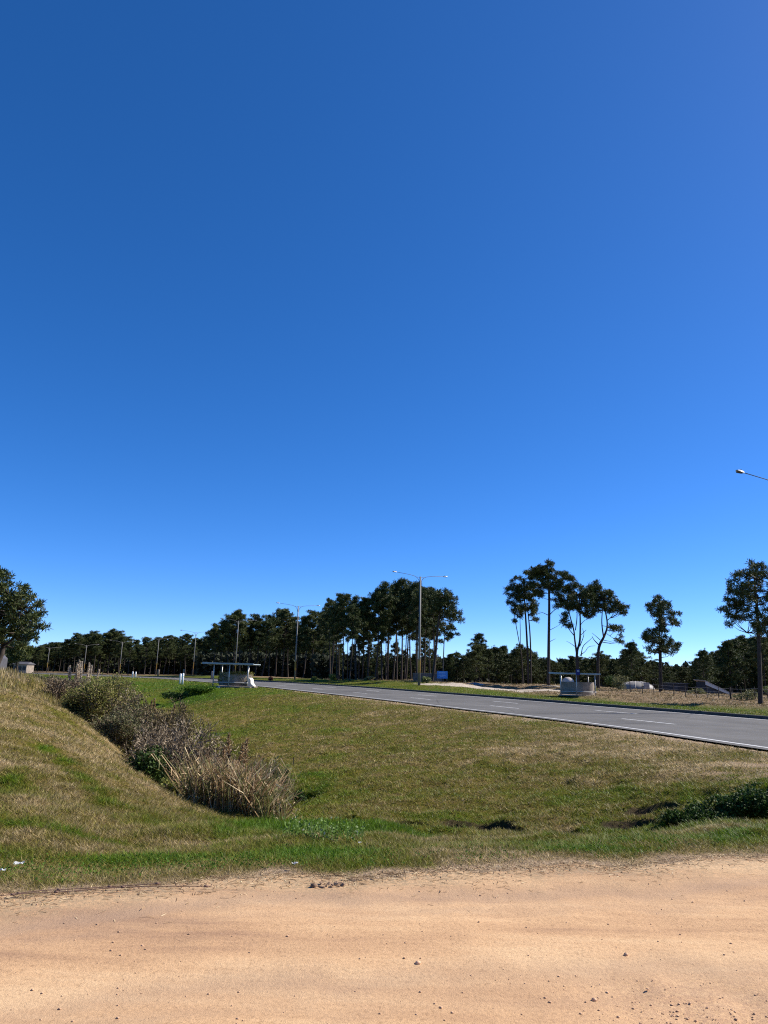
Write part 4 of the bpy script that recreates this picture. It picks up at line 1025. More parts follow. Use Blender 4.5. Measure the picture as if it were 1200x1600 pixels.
# many limbed pine
shaped_pine(112, [[(903, 1078, 2.8), (902, 1035, 2.3), (901, 1018, 1.9), (906, 1005, 1.6), (907, 980, 1.3), (906, 945, .9), (904, 928, .5)],
                  [(901, 1020, 1.6), (898, 1000, 1.2), (897, 985, 1.1), (891, 965, .9), (888, 950, .6)], [(897, 993, .8), (889, 983, .6), (880, 971, .45), (873, 960, .3)], [(899, 985, .8), (902, 965, .7), (901, 945, .4)],
                  [(906, 1010, .7), (910, 1000, .6), (913, 990, .4), (910, 982, .3)], [(908, 1025, .9), (910, 1010, .6), (918, 1003, .45), (926, 996, .25)], [(906, 1024, .7), (915, 1018, .4), (919, 1010, .4), (930, 1009, .25)], [(898, 1010, .5), (890, 1004, .3), (885, 1002, .2)],
                  [(908, 992, .5), (916, 984, .3)], [(906, 978, .6), (912, 970, .4), (920, 966, .3)]],
            fillblobs([(904, 930), (902, 915), (912, 918), (918, 911), (926, 916), (932, 930), (934, 948), (930, 960), (922, 972), (918, 960), (908, 958), (898, 946), (890, 952), (886, 968), (892, 980), (884, 984), (878, 970), (888, 945)], 42, 4., 6.6, 11),
            "crooked pine with many bare forked limbs, rising behind the right bus shelter", 1.8, seed=4)
shaped_pine(113, [[(935, 1078, 2.7), (934, 1030, 2.2), (936, 1008, 2.2), (944, 995, 1.8), (950, 978, 1.2), (946, 955, 1.0), (943, 940, .5)],
                  [(943, 995, 1.2), (940, 975, .9), (941, 955, .7), (943, 940, .4)], [(936, 1008, 1.0), (928, 1000, .6), (925, 994, .3)], [(938, 1000, .6), (930, 993, .4), (925, 989, .25)], [(948, 970, .8), (953, 966, .4)], [(948, 990, .5), (956, 996, .3), (960, 998, .2)]],
            fillblobs([(920, 918), (927, 913), (940, 917), (948, 925), (958, 924), (966, 938), (976, 948), (978, 956), (968, 961), (955, 956), (945, 955), (938, 945), (930, 960), (924, 950), (930, 935)], 40, 4.4, 6.8, 13) + [(956, 978, 5), (962, 982, 5.5), (968, 985, 5), (971, 994, 4.5), (965, 1000, 4), (972, 1003, 3.5), (957, 985, 4)],
            "leaning thick trunked pine with a low side branch, right of the many limbed pine", 1.8, seed=5)
# isolated double trunk pine
shaped_pine(103, [[(1031, 1082, 1.6), (1030.5, 1020, 1.4), (1031, 980, 1.1), (1031, 935, .5)], [(1034, 1080, 1.2), (1033, 1030, 1.1), (1033, 1000, .9), (1034, 960, .5)]],
            fillblobs([(1031, 929), (1038, 936), (1046, 945), (1048, 955), (1066, 960), (1060, 970), (1052, 975), (1064, 988), (1058, 998), (1046, 995), (1056, 1014), (1046, 1022), (1034, 1016), (1022, 1020), (1006, 1008), (1004, 990), (1018, 978), (1020, 960), (1006, 948), (1014, 946), (1022, 940)], 66, 3.8, 5.6, 17),
            "isolated slender pine with twin trunks and a ragged conical crown", 1.7, seed=6)
# big pine at the right edge
shaped_pine(74, [[(1188, 1099, 3.6), (1187, 1040, 3.0), (1185, 985, 2.6), (1182, 940, 2.0), (1178, 895, 1.0)], [(1186, 985, 1.0), (1200, 970, .8), (1215, 960, .4)], [(1187, 998, .7), (1197, 996, .5), (1206, 998, .3)], [(1185, 970, .9), (1172, 955, .6), (1150, 950, .4)], [(1186, 1000, .4), (1176, 994, .3), (1168, 989, .2)]],
            fillblobs([(1157, 886), (1172, 878), (1190, 884), (1205, 890), (1225, 905), (1240, 930), (1235, 965), (1215, 985), (1200, 980), (1188, 992), (1178, 978), (1160, 965), (1150, 980), (1140, 975), (1126, 962), (1128, 952), (1140, 945), (1132, 935), (1138, 928), (1150, 925), (1133, 918), (1142, 905)], 96, 5.4, 9, 19),
            "large dark pine with a thick straight trunk at the right edge", 2.2, seed=7, tl=.42, tn=28, tw=.06)
# leaning pine at the right end of the grove
shaped_pine(112, [[(675, 1068, 2.2), (681, 1020, 1.9), (684, 980, 1.6), (689, 945, 1.1), (692, 925, .5)], [(683, 985, .7), (690, 965, .5), (705, 955, .3)]],
            fillblobs([(676, 930), (684, 925), (692, 920), (704, 927), (712, 935), (714, 948), (722, 958), (727, 966), (716, 972), (704, 968), (696, 962), (684, 958), (676, 948)], 38, 4.2, 6.6, 23),
            "leaning pine on the right end of the middle grove, crown spreading right", 1.6, seed=8)
shaped_pine(116, [[(692, 1068, .9), (693, 1020, .8), (695, 985, .6), (697, 965, .3)]], fillblobs([(690, 968), (704, 968), (715, 985), (716, 995), (704, 1003), (692, 998), (686, 985)], 14, 3.6, 5, 29),
            "thin sunlit pine stem under the leaning pine, with a low sparse crown", 1.2, seed=9, bark='bark_lit')
# pine at the left edge
shaped_pine(42, [[(-12, 1046, 5), (-2, 1032, 4.6), (6, 1012, 4), (2, 985, 3.2), (-8, 950, 2.5), (-15, 915, 1.2)], [(5, 1012, 2.2), (20, 998, 1.5), (40, 985, .8)], [(2, 985, 2.0), (20, 965, 1.2), (38, 950, .6)]],
            fillblobs([(-60, 900), (-40, 885), (-5, 890), (10, 892), (20, 905), (22, 915), (36, 915), (46, 925), (55, 938), (62, 950), (60, 958), (66, 968), (62, 982), (50, 992), (40, 1000), (28, 995), (14, 996), (0, 1004), (-30, 1010), (-70, 990), (-90, 950), (-80, 920)], 150, 6.5, 10.5, 31),
            "dark spreading pine on the left edge above the dry bank", 1.8, seed=10, tl=.34, tn=22, tw=.06, dens=3.0)
shaped_pine(90, [[(28, 1046, 2.0), (26, 1030, 1.6), (22, 1012, 1.0)]], fillblobs([(14, 1003), (30, 1000), (42, 1008), (44, 1020), (36, 1032), (22, 1034), (12, 1025), (8, 1010)], 26, 4.5, 7, 33),
            "smaller pine half hidden under the crown of the left edge pine", 1.5, seed=11, mat_='needle2')

# ------------------------------------------------------------------ street lamps
def lamp_post(name, b, ztop, heading, label, arm=3.75, thick=1.0):
    """heading: angle of the road; the two arms point across it"""
    H = ztop - b[2]; t = empty(name, b, heading); tag(t, label, "street lamp", "double armed street lamps along the highway")
    m = MB(); m.tube([(0, 0, 0), (0, 0, H * .5), (0, 0, H)], [.19 * thick, .15 * thick, .11 * thick], 10); m.build('pole', MT['pole'], t, True)
    for sx in (-1, 1):
        m = MB(); pts = [(sx * .12, 0, H - 1.05), (sx * .22, 0, H - .55), (sx * .5, 0, H - .18), (sx * .95, 0, H + .02), (sx * 1.7, 0, H + .15), (sx * arm, 0, H + .32)]
        m.tube(pts, [.035, .035, .032, .03, .028, .026], 6)
        m.tube([(0, 0, H - .12), (sx * .75, 0, H - .08)], .02, 5)
        m.build('arm', MT['armsteel'], t, True)
        hd = MB(); x0 = sx * arm
        prof_ = [(0, .05, .04), (.12, .12, .07), (.45, .15, .07), (.62, .11, .04), (.70, .03, .02)]
        vs = []; fs = []
        for (dx, wy, hz) in prof_:
            zc = H + .33 + dx * .10
            vs += [(x0 + sx * dx, -wy, zc - hz), (x0 + sx * dx, wy, zc - hz), (x0 + sx * dx, wy * .8, zc + hz * .6), (x0 + sx * dx, -wy * .8, zc + hz * .6)]
        for i in range(len(prof_) - 1):
            for j in range(4): fs.append((i * 4 + j, i * 4 + (j + 1) % 4, i * 4 + 4 + (j + 1) % 4, i * 4 + 4 + j))
        fs += [(3, 2, 1, 0), tuple(len(vs) - 4 + j for j in range(4))]
        hd.add(vs, fs); lh = hd.build('lamp_head', MT['armsteel'] if thick < .8 else MT['steel'], t)
        ln = MB(); ln.box((x0 + sx * .36, 0, H + .33 + .036 - .085), (.46, .22, .03)); ln.build('lens', MT['dark'], lh)
        pc = MB(); pc.tube([(x0 + sx * .25, 0, H + .38), (x0 + sx * .25, 0, H + .50)], [.04, .035], 7); pc.build('sensor', MT['dark'], lh)
    return t
labs = ["second nearest street lamp, the tall central one standing in front of the pine grove", "street lamp between the grove and the left bus shelter, crown of arms above the wood", "street lamp whose pole shows behind the left bus shelter", "street lamp left of the left bus shelter, arms just above the trees",
        "street lamp standing left of the white post pair nearest the shelter", "street lamp behind the far pair of white posts", "street lamp farther left along the wood, before the pampas plumes", "farthest street lamp, near the left edge pine"]
for i, (px, Y, ty) in enumerate([(657, 98, 901), (466, 136, 947), (372.5, 166, 970), (306, 196, 988), (248, 210, 998), (191, 222, 1003), (135, 236, 1008), (77, 250, 1012)]):
    pt = P(px + 1, ty, Y); b = at(px - 1, Y, .1); b[0] = pt[0] - .1
    hd = math.radians([-22, -27, -30, -34, -40, -50, -55, -58][i]) 
    # arms lie across the road, so turn them by the road's heading
    lamp_post("street_lamp", b, pt[2], -hd + math.radians(0 if i else 6), labs[i], thick=1.0 if i == 0 else (.85 if i == 1 else .62))
# nearest lamp: only the end of one arm reaches into the picture
tipp = P(1150, 734, 43.0)
hd = math.radians(24); AR = 3.75
ux = math.cos(hd); uy = math.sin(hd)
bx_, by_ = tipp[0] + ux * (AR + .7), tipp[1] + uy * (AR + .7)
lamp_post("street_lamp", (bx_, by_, gnd(bx_, by_) - .1), tipp[2] - .42, hd, "nearest street lamp, only an arm end and lamp head reaching in at right")

# ------------------------------------------------------------------ bus shelters
def shelter(b, rz, scale, label, sign, mossy):
    t = empty("bus_shelter", b, rz); t.scale = (scale,) * 3; tag(t, label, "bus shelter", "concrete bus shelters")
    m = MB(); m.box((.1, .1, .03), (4.6, 3.0, .12)); m.build('slab', MT['concrete'], t, bevel=.02)
    # curved wall, open to the front (-y)
    n = 22; vs = []; fs = []
    for i in range(n + 1):
        a = PI * (1.0 - i / n); ca, sa = math.cos(a), math.sin(a)
        for rr in (1.0, .93):
            for z in (.14, 1.62):
                vs.append((ca * 1.95 * rr, .75 - sa * 1.45 * rr, z))
        if i:
            k = (i - 1) * 4
            fs += [(k, k + 4, k + 5, k + 1), (k + 2, k + 3, k + 7, k + 6), (k + 1, k + 5, k + 7, k + 3), (k, k + 2, k + 6, k + 4)]
    fs += [(0, 1, 3, 2), (n * 4, n * 4 + 2, n * 4 + 3, n * 4 + 1)]
    m = MB(); m.add(vs, fs); w = m.build('wall', MT['concrete'], t)
    m = MB(); m.box((-.35, -.1, 2.62), (6.0, 3.0, .09), rot=Matrix.Rotation(math.radians(1.0), 3, 'Y')); m.box((-.35, -1.62, 2.60), (6.0, .05, .16)); rf = m.build('roof', MT['roofp'], t)
    m = MB()
    for y_ in (-1.2, 0, 1.1): m.box((-.3, y_, 2.52), (5.2, .08, .09))
    m.build('roof_beam', MT['steel'], t)
    for (x, y_) in ((-2.0, -1.35), (-.15, -1.45), (2.0, -1.35), (-1.9, 1.25), (1.3, 1.25)):
        m = MB(); m.tube([(x, y_, .1), (x, y_, 2.5)], .062, 8); m.build('post', MT['steel'], t, True)
    m = MB(); m.box((0, -1.05, .56), (3.95, .34, .08)); bn = m.build('bench', MT['concrete'], t)
    m = MB(); m.tube([(-2.0, -1.40, .50), (2.1, -1.42, .50)], .035, 6); m.build('rail', MT['steel'], t, True)
    if sign:
        m = MB(); m.box((0.05, -1.70, 2.78), (.46, .06, .66)); sg = m.build('sign', MT['navy'], t)
        m = MB(); m.box((.09, -1.735, 2.98), (.26, .012, .04)); m.box((.09, -1.735, 2.90), (.26, .012, .035)); m.box((.09, -1.735, 2.82), (.24, .012, .03)); m.build('lettering', MT['white'], sg)
    if mossy:
        m = MB(); vs = []; prf = [(2.55, .14), (2.42, .32), (2.28, .5), (2.24, .85), (2.12, 1.02), (1.98, 1.08)]
        for x, z in prf: vs += [(x + (.18 if z < .2 else 0), -1.0, z), (x, .3, z)]
        base = len(vs)
        for x, z in prf: vs += [(1.9, -1.0, z), (1.9, .3, z)]
        fs = []
        for i in range(len(prf) - 1):
            k = i * 2; fs.append((k, k + 1, k + 3, k + 2)); fs.append((k, k + 2, base + k + 2, base + k)); fs.append((k + 1, base + k + 1, base + k + 3, k + 3))
        fs.append((len(prf) * 2 - 2, len(prf) * 2 - 1, base + len(prf) * 2 - 1, base + len(prf) * 2 - 2))
        m.add(vs, fs); m.build('buttress', MT['concrete_w'], t)
    return t
bL = at(365, 74, .02); bL[2] = G(365, 1072.5, 0)[2] if False else gnd(bL[0], 74) - .02
shL = shelter(bL, math.radians(-6), .88, "mossy concrete bus shelter on the near side of the highway, at the left", False, True)
# creeper over the left shelter's wall
C = []
for i in range(1500):
    u = random.uniform(0, 1); a = PI * (1 - u); w = 1.0 if u < .42 else .25
    if random.random() > w and u < .93: z = random.uniform(1.45, 1.68)
    elif u > .93: z = random.uniform(.3, 1.7)
    else: z = random.uniform(.35, 1.7)
    C.append((math.cos(a) * 1.97, .75 - math.sin(a) * 1.47, z))
C = np.array(C) + rng.normal(size=(len(C), 3)) * .05
V, Q = leaves(C * .88, .11); o = link("wall_creeper", np_mesh("wall_creeper", V, Q, MT['moss']), None, bL); o.rotation_euler = (0, 0, math.radians(-6)); tag(o, "yellow green creeper and moss on the wall of the left bus shelter", "creeper")
m = MB(); m.tube([(0, 0, 0), (0, 0, .12)], [.16, .10], 8)
lb = P(342, 1072, 71.8); m.build("white_block", MT['concrete_w'], None, loc=(lb[0], lb[1], gnd(lb[0], lb[1]))); tag(bpy.data.objects["white_block"], "small white painted block on the grass before the left bus shelter", "block")
bR = at(903, 84, .02)
shR = shelter(bR, math.radians(-14), .95, "concrete bus shelter with a blue sign on its flat roof, beyond the highway", True, False)

# ------------------------------------------------------------------ posts, signs, buildings
def white_post(px, py, Y, h, label):
    b = at(px, Y, .08); t = empty("marker_post", b); tag(t, label, "marker post", "white marker posts beside the highway")
    m = MB(); m.tube([(0, 0, 0), (0, 0, h - .06), (0, 0, h)], [.11, .11, .06], 10); m.build('post_body', MT['white'], t, True)
    m = MB(); m.tube([(0, 0, h - .42), (0, 0, h - .30)], [.114, .114], 10); m.build('reflector_band', MT['white'] , t, True)
white_post(281.2, 1065, 91, 1.35, "left white post of the pair nearest the left bus shelter")
white_post(285.2, 1066, 89, 1.40, "right white post of the pair nearest the left bus shelter")
white_post(206.8, 1058, 127, 1.15, "left white post of the far pair on the green field")
white_post(211.6, 1058, 127, 1.15, "right white post of the far pair on the green field")
for px, Y, h, lb in ((331, 135, 1.6, "grey concrete stump beyond the highway left of the shelter"), (247, 190, 1.6, "pale grey stump at the foot of a far street lamp"), (287, 185, 1.6, "grey stump beyond the road behind the nearer white posts")):
    b = at(px, Y, .05); m = MB(); m.tube([(0, 0, 0), (.02, 0, h * .8), (.06, 0, h)], [.26, .22, .30], 8); o = m.build("concrete_stump", MT['concrete'], None, True, loc=b); tag(o, lb, "stump")

b = at(691, 106, .1); t = empty("blue_board", b, math.radians(8)); tag(t, "blue notice board with faint white lines at the end of the middle grove", "sign")
m = MB(); m.box((0, 0, 1.12), (1.55, .06, 1.05)); pn = m.build('panel', MT['blue'], t, bevel=.01)
m = MB()
MT['pale_blue'] = plain("pale_blue_lettering", (0.20, 0.42, 0.72), .6, .1, 3)
for k, w in enumerate((1.0, .8, 1.05, .6)): m.box((-.05, -.036, 1.45 - k * .2), (w, .012, .05))
m.build('lettering', MT['pale_blue'], pn)
for x in (-.7, .7): m = MB(); m.tube([(x, .06, 0), (x, .06, 1.6)], .04, 6); m.build('leg', MT['dark'], t)
b = at(668, 116, .1); t = empty("brick_wall", b, math.radians(-4)); tag(t, "low brown brick wall behind the trunks of the middle grove", "wall")
m = MB(); m.box((0, 0, .65), (4.6, .22, 1.3)); m.build('brickwork', MT['brick'], t); m = MB(); m.box((0, 0, 1.34), (4.7, .30, .08)); m.build('coping', MT['concrete'], t)
b = at(742, 112, -.05)
n = 24; vs = [(0, 0, .05)] + [(math.cos(2 * PI * i / n) * 3.6 * (1 + .2 * math.sin(3 * i)), math.sin(2 * PI * i / n) * 2.2, -.25) for i in range(n)]
m = MB(); m.add([(x, y_, z + (.35 if i == 0 else 0)) for i, (x, y_, z) in enumerate(vs)], [(0, i + 1, (i + 1) % n + 1) for i in range(n)]); o = m.build("dark_heap", MT['tarp'], None, loc=b); tag(o, "dark bluish heap of soil between the blue board and the white sand", "heap")

def dome(b, R, H, label, mat_, door=True):
    t = empty("dome_tent", b); tag(t, label, "dome tent"); vs = []; fs = []; nu, nv = 28, 8
    for j in range(nv + 1):
        a = j / nv * PI / 2
        for i in range(nu): th = 2 * PI * i / nu; vs.append((math.cos(th) * R * math.cos(a) ** .8, math.sin(th) * R * math.cos(a) ** .8, .35 + (H - .35) * math.sin(a)))
    for j in range(nv):
        for i in range(nu): fs.append((j * nu + i, j * nu + (i + 1) % nu, (j + 1) * nu + (i + 1) % nu, (j + 1) * nu + i))
    m = MB(); m.add(vs, fs); m.build('membrane', MT[mat_], t, True)
    m = MB(); m.tube([(0, 0, 0), (0, 0, .36)], [R * 1.01, R * 1.01], nu); m.build('base_ring', MT['concrete_w'], t)
    if door:
        m = MB(); m.box((R * .25, -R * .93, .9), (.9, .35, 1.5)); m.build('doorway', MT['domeb'], t)
        for k in range(4):
            a = -2.6 + k * .65; m = MB(); m.tube([(math.cos(a) * R * 1.0, math.sin(a) * R * 1.0, .35)] + [(math.cos(a) * (R + .03) * math.cos(q) ** .8, math.sin(a) * (R + .03) * math.cos(q) ** .8, .37 + (H - .35) * math.sin(q)) for q in (.3, .7, 1.1, 1.4)], .035, 4); m.build('rib', MT['concrete_w'], t)
_b = at(994, 126, .1); dome(_b, 3.1, P(994, 1064.5, 126)[2] - _b[2], "pale dome tent beneath the pines, left of the isolated twin trunk pine", 'dome')
_b = at(888, 100, .1); dome(_b, .95, P(888, 1058, 100)[2] - _b[2], "cream domed tent top showing above the wall of the right bus shelter", 'domeb', False)
# sloping roofed building
b = at(1115, 114, .1); t = empty("cabin", b, math.radians(12)); t.scale = (.8, .8, .8); tag(t, "low cabin with a long sloping pale roof and brown edge, among the right hand pines", "cabin")
m = MB(); m.add([(-2.6, -1.5, 0), (2.2, -1.5, 0), (2.2, 1.5, 0), (-2.6, 1.5, 0), (-2.6, -1.5, 2.4), (2.2, -1.5, .45), (2.2, 1.5, .45), (-2.6, 1.5, 2.4)], [(0, 1, 5, 4), (1, 2, 6, 5), (2, 3, 7, 6), (3, 0, 4, 7), (0, 3, 2, 1)]); m.build('walls', MT['dark'], t)
m = MB(); m.add([(-3.0, -1.8, 2.66), (2.9, -1.8, .28), (2.9, 1.8, .42), (-3.0, 1.8, 2.80), (-3.0, -1.8, 2.56), (2.9, -1.8, .18), (2.9, 1.8, .32), (-3.0, 1.8, 2.70)], [(0, 1, 2, 3), (7, 6, 5, 4), (0, 4, 5, 1), (1, 5, 6, 2), (2, 6, 7, 3), (3, 7, 4, 0)]); rf = m.build('roof', MT['domeb'], t)
m = MB(); m.add([(-3.0, -1.86, 2.50), (2.5, -1.86, .26), (2.5, -1.86, -.10), (-3.0, -1.86, 1.85), (-3.0, -1.82, 2.50), (2.5, -1.82, .26), (2.5, -1.82, -.10), (-3.0, -1.82, 1.85)], [(0, 3, 2, 1), (4, 5, 6, 7), (0, 1, 5, 4), (2, 3, 7, 6), (1, 2, 6, 5), (3, 0, 4, 7)]); m.build('fascia', MT['concrete_w'], rf)
b = at(1054, 118, .1); t = empty("dark_hut", b, math.radians(5)); tag(t, "dark low hut with a grey flat roof between the dome tent and the cabin", "hut")
m = MB(); m.box((0, 0, .75), (3.4, 2.2, 1.5)); wl = m.build('walls', MT['dark'], t); m = MB(); m.box((0, 0, 1.55), (3.8, 2.6, .1)); m.build('roof', MT['slate'], t); m = MB(); m.box((-.4, -1.12, .9), (.8, .03, .6)); m.build('window', MT['slate'], t)
b = at(1036, 122, .1); t = empty("white_tank", b); tag(t, "small white tank right of the twin trunk pine's foot", "tank"); m = MB(); m.tube([(-.6, 0, .9), (-.5, 0, .9), (.5, 0, .9), (.6, 0, .9)], [.25, .42, .42, .25], 12); m.build('vessel', MT['concrete_w'], t, True); m = MB(); m.box((0, 0, .25), (.9, .5, .5)); m.build('stand', MT['concrete'], t)
# grey building and pale house at the left
b = at(-24, 66, .2); t = empty("grey_barn", b, math.radians(20)); tag(t, "grey barn gable behind the left edge pine", "barn")
zt = P(4, 1011, 66)[2] - b[2]
m = MB(); m.add([(-3, -2, 0), (1.3, -2, 0), (1.3, 3, 0), (-3, 3, 0), (-3, -2, zt), (.3, -2, zt), (1.3, -2, zt - 1.0), (1.3, 3, zt - 1.0), (.3, 3, zt), (-3, 3, zt)], [(0, 1, 6, 5, 4), (1, 2, 7, 6), (2, 3, 9, 8, 7), (3, 0, 4, 9), (4, 5, 8, 9), (5, 6, 7, 8)]); m.build('walls', MT['slate'], t)
m = MB(); m.box((-1.5, .5, zt + .06), (3.3, 5.3, .08)); m.build('roof', MT['slate'], t)
b = at(36, 190, .2); t = empty("pale_house", b); tag(t, "small pale house glimpsed under the trees at the far left", "house")
zt = P(36, 1034, 190)[2] - b[2]
m = MB(); m.box((0, 0, zt * .4), (3.4, 4, zt * .8)); wl = m.build('walls', MT['concrete'], t)
m = MB(); m.add([(-2.0, -2.4, zt * .8), (2.0, -2.4, zt * .8), (2.0, 2.4, zt * .8), (-2.0, 2.4, zt * .8), (-1.6, 0, zt), (1.6, 0, zt)], [(0, 1, 5, 4), (1, 2, 5), (2, 3, 4, 5), (3, 0, 4), (0, 3, 2, 1)]); m.build('roof', MT['slate'], t)
for x in (-1.1, 0, 1.1): m = MB(); m.box((x, -2.02, zt * .48), (.8, .05, .9)); m.build('window', MT['dark'], t)
# wire fence at the right
fb = at(1140, 80, 0); t = empty("wire_fence", fb); tag(t, "wire fence on thin wooden posts in the scrub at the right", "fence")
tops = []
for i, px in enumerate((985, 1004, 1022, 1053, 1071, 1088, 1105, 1123, 1142, 1159, 1180, 1200, 1225)):
    Y = 92 - (px - 985) * .055; p = at(px, Y, .1) - fb; h = 1.45; w = .11 if px == 1142 else .05
    m = MB(); m.tube([p, p + np.array([random.uniform(-.04, .04), 0, h])], [w, w * .85], 6); m.build('post', MT['bark'], t); tops.append(p)
for k in (.35, .75, 1.15):
    m = MB(); m.tube([p + np.array([0, -.06, k + .1]) for p in tops], .006, 4, False); m.build('wire', MT['steel'], t)
# bushes beyond the road
for px, Y, H, R, mt, lb in [(1166, 82, 1.15, 1.5, 'olive', "round grey green bush beside the big right edge pine"), (925, 96, .9, .7, 'yellowg', "small yellow bush right of the right bus shelter"), (968, 112, 3.2, 1.6, 'olive', "tall pale green bush between the bus shelter and the dome tent"),
                            (520, 126, 1.0, .9, 'yellowg', "yellow flowering bush at the left foot of the middle grove"), (666, 104, 1.0, .7, 'bushg', "low green bush at the foot of the central street lamp"), (1205, 84, 1.6, 1.2, 'bushg', "dense green bush behind the trunk of the right edge pine"),
                            (958, 118, 2.2, 1.4, 'darkg', "dark bush behind the tall pale green bush"), (423, 128, 1.0, .45, 'redleaf', "small rust red shrub on the far verge between the shelter and the second lamp"), (490, 126, .8, .5, 'yellowg', "tiny yellow green tuft of bush left of the middle grove"),
                            (577, 122, .7, .9, 'olive', "low grey bush under the grove's edge trunks"), (1090, 96, .8, 1.3, 'olive', "low bush in front of the cabin's sloping roof")]:
    leafball("roadside_bush", at(px, Y, .05), H, R, lb, "bush", mt, int(500 + 500 * R), .10 + .0007 * Y, "bushes beyond the highway")

# ------------------------------------------------------------------ small things on the dirt
def pebbles(name, pts, sizes, material, label):
    base = np.array([(0, 0, 1), (.9, 0, .3), (.28, .85, .35), (-.75, .5, .3), (-.72, -.52, .35), (.3, -.85, .3), (0, 0, -.4)]); T = np.array([(0, 1, 2), (0, 2, 3), (0, 3, 4), (0, 4, 5), (0, 5, 1), (6, 2, 1), (6, 3, 2), (6, 4, 3), (6, 5, 4), (6, 1, 5)])
    n = len(pts); a = rng.uniform(0, 2 * PI, n); V = np.repeat(base[None], n, 0) * (1 + rng.uniform(-.3, .3, (n, 7, 3)))
    c, s = np.cos(a)[:, None], np.sin(a)[:, None]; x = V[:, :, 0] * c - V[:, :, 1] * s; y_ = V[:, :, 0] * s + V[:, :, 1] * c; V[:, :, 0] = x; V[:, :, 1] = y_
    V = V * sizes[:, None, None] * np.array([1, .8, .45]) + pts[:, None, :]
    Q = (T[None] + np.arange(n)[:, None, None] * 7).reshape(-1, 3)
    return tag(link(name, np_mesh(name, V.reshape(-1, 3), Q, material)), label, "stones", kind='stuff')
n = 3800; Y = 3.4 + 4.2 * rng.uniform(0, 1, n) ** 1.3; X = rng.uniform(-.62, .62, n) * Y
k = Y < dirt_edge(X) + .1; X, Y = X[k], Y[k]; sz = rng.uniform(0, 1, len(X)) ** 12 * .011 + .0014
gx1, gx2 = G(1130, 1590, 0), G(990, 1545, 0)
X2 = np.concatenate([gx1[0] + rng.normal(size=900) * .34, gx2[0] + rng.normal(size=250) * .35]); Y2 = np.concatenate([gx1[1] + rng.normal(size=900) * .13, gx2[1] + rng.normal(size=250) * .12]); s2 = rng.uniform(0, 1, 1150) ** 9 * .010 + .0022
X = np.concatenate([X, X2]); Y = np.concatenate([Y, Y2]); sz = np.concatenate([sz, s2])
Zp = dirt_z(X, Y)
pebbles("pebbles", np.stack([X, Y, Zp + sz * .15], 1), sz, MT['stone'], "scattered small stones on the sandy dirt track")
for i, (px, py, s, lb) in enumerate([(653, 1505, .014, "dark stone lying alone near the middle of the dirt track"), (978, 1490, .013, "reddish stone on the right part of the dirt track"), (490, 1383, .026, "rounded lump of soil on the left end of the clods by the verge"), (928, 1552, .012, "stone at the left end of the stony patch")]):
    c = G(px, py, .02); m = MB(); rd = random.Random(i); vs = []; fs = []
    nu, nv = 8, 5
    for a in range(nv + 1):
        for q in range(nu):
            th = 2 * PI * q / nu; ph = PI * a / nv; r_ = s * rd.uniform(.8, 1.15); vs.append((math.cos(th) * math.sin(ph) * r_ * 1.2, math.sin(th) * math.sin(ph) * r_, math.cos(ph) * r_ * .75))
    for a in range(nv):
        for q in range(nu): fs.append((a * nu + q, (a + 1) * nu + q, (a + 1) * nu + (q + 1) % nu, a * nu + (q + 1) % nu))
    m.add(vs, fs); o = m.build("stone" if i != 2 else "soil_lump", MT['stone'] if i != 2 else MT['clod'], None, True, loc=(c[0], c[1], float(dirt_z(c[0], c[1])) + s * .35)); tag(o, lb, "stone")
# strip of broken soil clods
m = MB(); rd = random.Random(77)
for i in range(16):
    c = G(500 + i * 2.4, 1381 + rd.uniform(-3, 3), .02); c[2] = float(dirt_z(c[0], c[1])); s = rd.uniform(.010, .026)
    vs = [Vector((rd.uniform(-1, 1), rd.uniform(-1, 1), rd.uniform(-.4, 1))) .normalized() * s * rd.uniform(.8, 1.4) for _ in range(9)]
    import bmesh
    bm = bmesh.new(); [bm.verts.new(Vector(c) + v + Vector((0, 0, s * .1))) for v in vs]; bmesh.ops.convex_hull(bm, input=bm.verts)
    bm.verts.ensure_lookup_table(); bm.verts.index_update(); m.add([v.co for v in bm.verts], [[v.index for v in f.verts] for f in bm.faces]); bm.free()
tag(m.build("soil_clods", MT['clod'], None), "ridge of broken brown soil clods at the edge of the dirt track", "soil", kind='stuff')
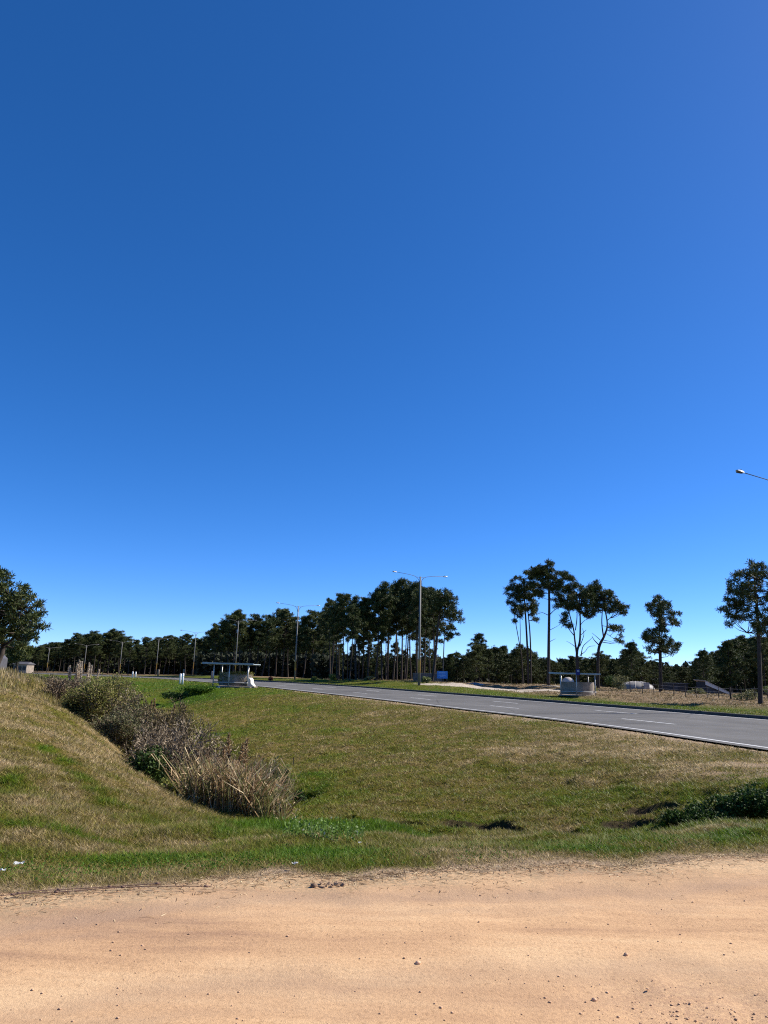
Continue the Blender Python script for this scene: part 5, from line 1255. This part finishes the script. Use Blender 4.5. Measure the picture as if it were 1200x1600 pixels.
# rusty cables lying along the edge
for i, (pts, lb) in enumerate([([(10, 1402), (60, 1397), (110, 1391), (180, 1387.5), (250, 1386)], "upper rusty wire of the bundle lying along the verge"), ([(0, 1405), (50, 1399), (110, 1394), (200, 1389.5), (330, 1389)], "lower rusty wire of the bundle lying along the verge")]):
    m = MB(); P3 = []
    for j, (a, b_) in enumerate(pts): c = G(a, b_, .03); P3.append((c[0], c[1], .045 + .01 * math.sin(j * 2 + i)))
    P3 = smooth_poly(np.array(P3), 2); m.tube(list(P3), .0032, 5)
    for q in range(3, len(P3), 5): c = P3[q]; m.tube([c + np.array([-.015, 0, 0]), c + np.array([.012, 0, 0])], .008, 5)
    tag(m.build("rusty_wire", MT['rust'], None, True), lb, "wire", "rusty wires along the verge")
n = 5200; X = rng.uniform(-4.4, 5.2, n); dd_ = rng.gamma(1.2, .11, n) - .10; Y = dirt_edge(X) - dd_ * (.4 + 1.4 * fbm(X * 2, X * 0, 190, 2)); Zs = np.maximum(dirt_z(X, Y), np.where(Y > dirt_edge(X) - .02, HT(X, Y), -1)) + .002
a = rng.uniform(0, 2 * PI, n); ln = rng.uniform(.02, .07, n); wd = .0022
V = np.zeros((n, 4, 3)); dx, dy = np.cos(a), np.sin(a)
for k_, (u, w) in enumerate(((0, -1), (0, 1), (1, 1), (1, -1))): V[:, k_] = np.stack([X + dx * ln * u - dy * wd * w, Y + dy * ln * u + dx * wd * w, Zs + rng.uniform(0, .006, n) * u], 1)
tag(link("loose_straw", np_mesh("loose_straw", V.reshape(-1, 3), np.arange(4 * n).reshape(n, 4), MT['reed'])), "loose dry straw scattered along the edge of the dirt track", "straw", kind='stuff')
# litter
def crumple(px, py, s, lb, y0=5.8, Y=None):
    c = hit(px, py, y0) if Y is None else at(px, Y); bm = bmesh.new(); rd = random.Random(int(px)); nn = 5; gv = [[bm.verts.new((c[0] + (i - 2) * s / 4 + rd.uniform(-1, 1) * s * .08, c[1] + (j - 2) * s / 6, c[2] + .05 + rd.uniform(0, 1) * s * .35)) for i in range(nn)] for j in range(nn)]
    for j in range(nn - 1):
        for i in range(nn - 1): bm.faces.new((gv[j][i], gv[j][i + 1], gv[j + 1][i + 1], gv[j + 1][i]))
    bmesh.ops.solidify(bm, geom=bm.faces[:], thickness=.002)
    me = bpy.data.meshes.new("litter"); bm.to_mesh(me); bm.free(); me.materials.append(MT['white']); tag(link("paper_litter", me), lb, "litter", "white litter scraps")
crumple(29, 1361, .085, "crumpled white scrap in the green verge near the left edge")
crumple(2, 1372, .05, "small white scrap right at the left edge of the verge")
crumple(562, 1326, .035, "tiny white scrap in the clover patch at mid verge")
crumple(283, 1247, .12, "pale scrap at the foot of the left bank by the dead shrub", 10)
crumple(460, 1360, .05, "small greyish white scrap near the soil clods")
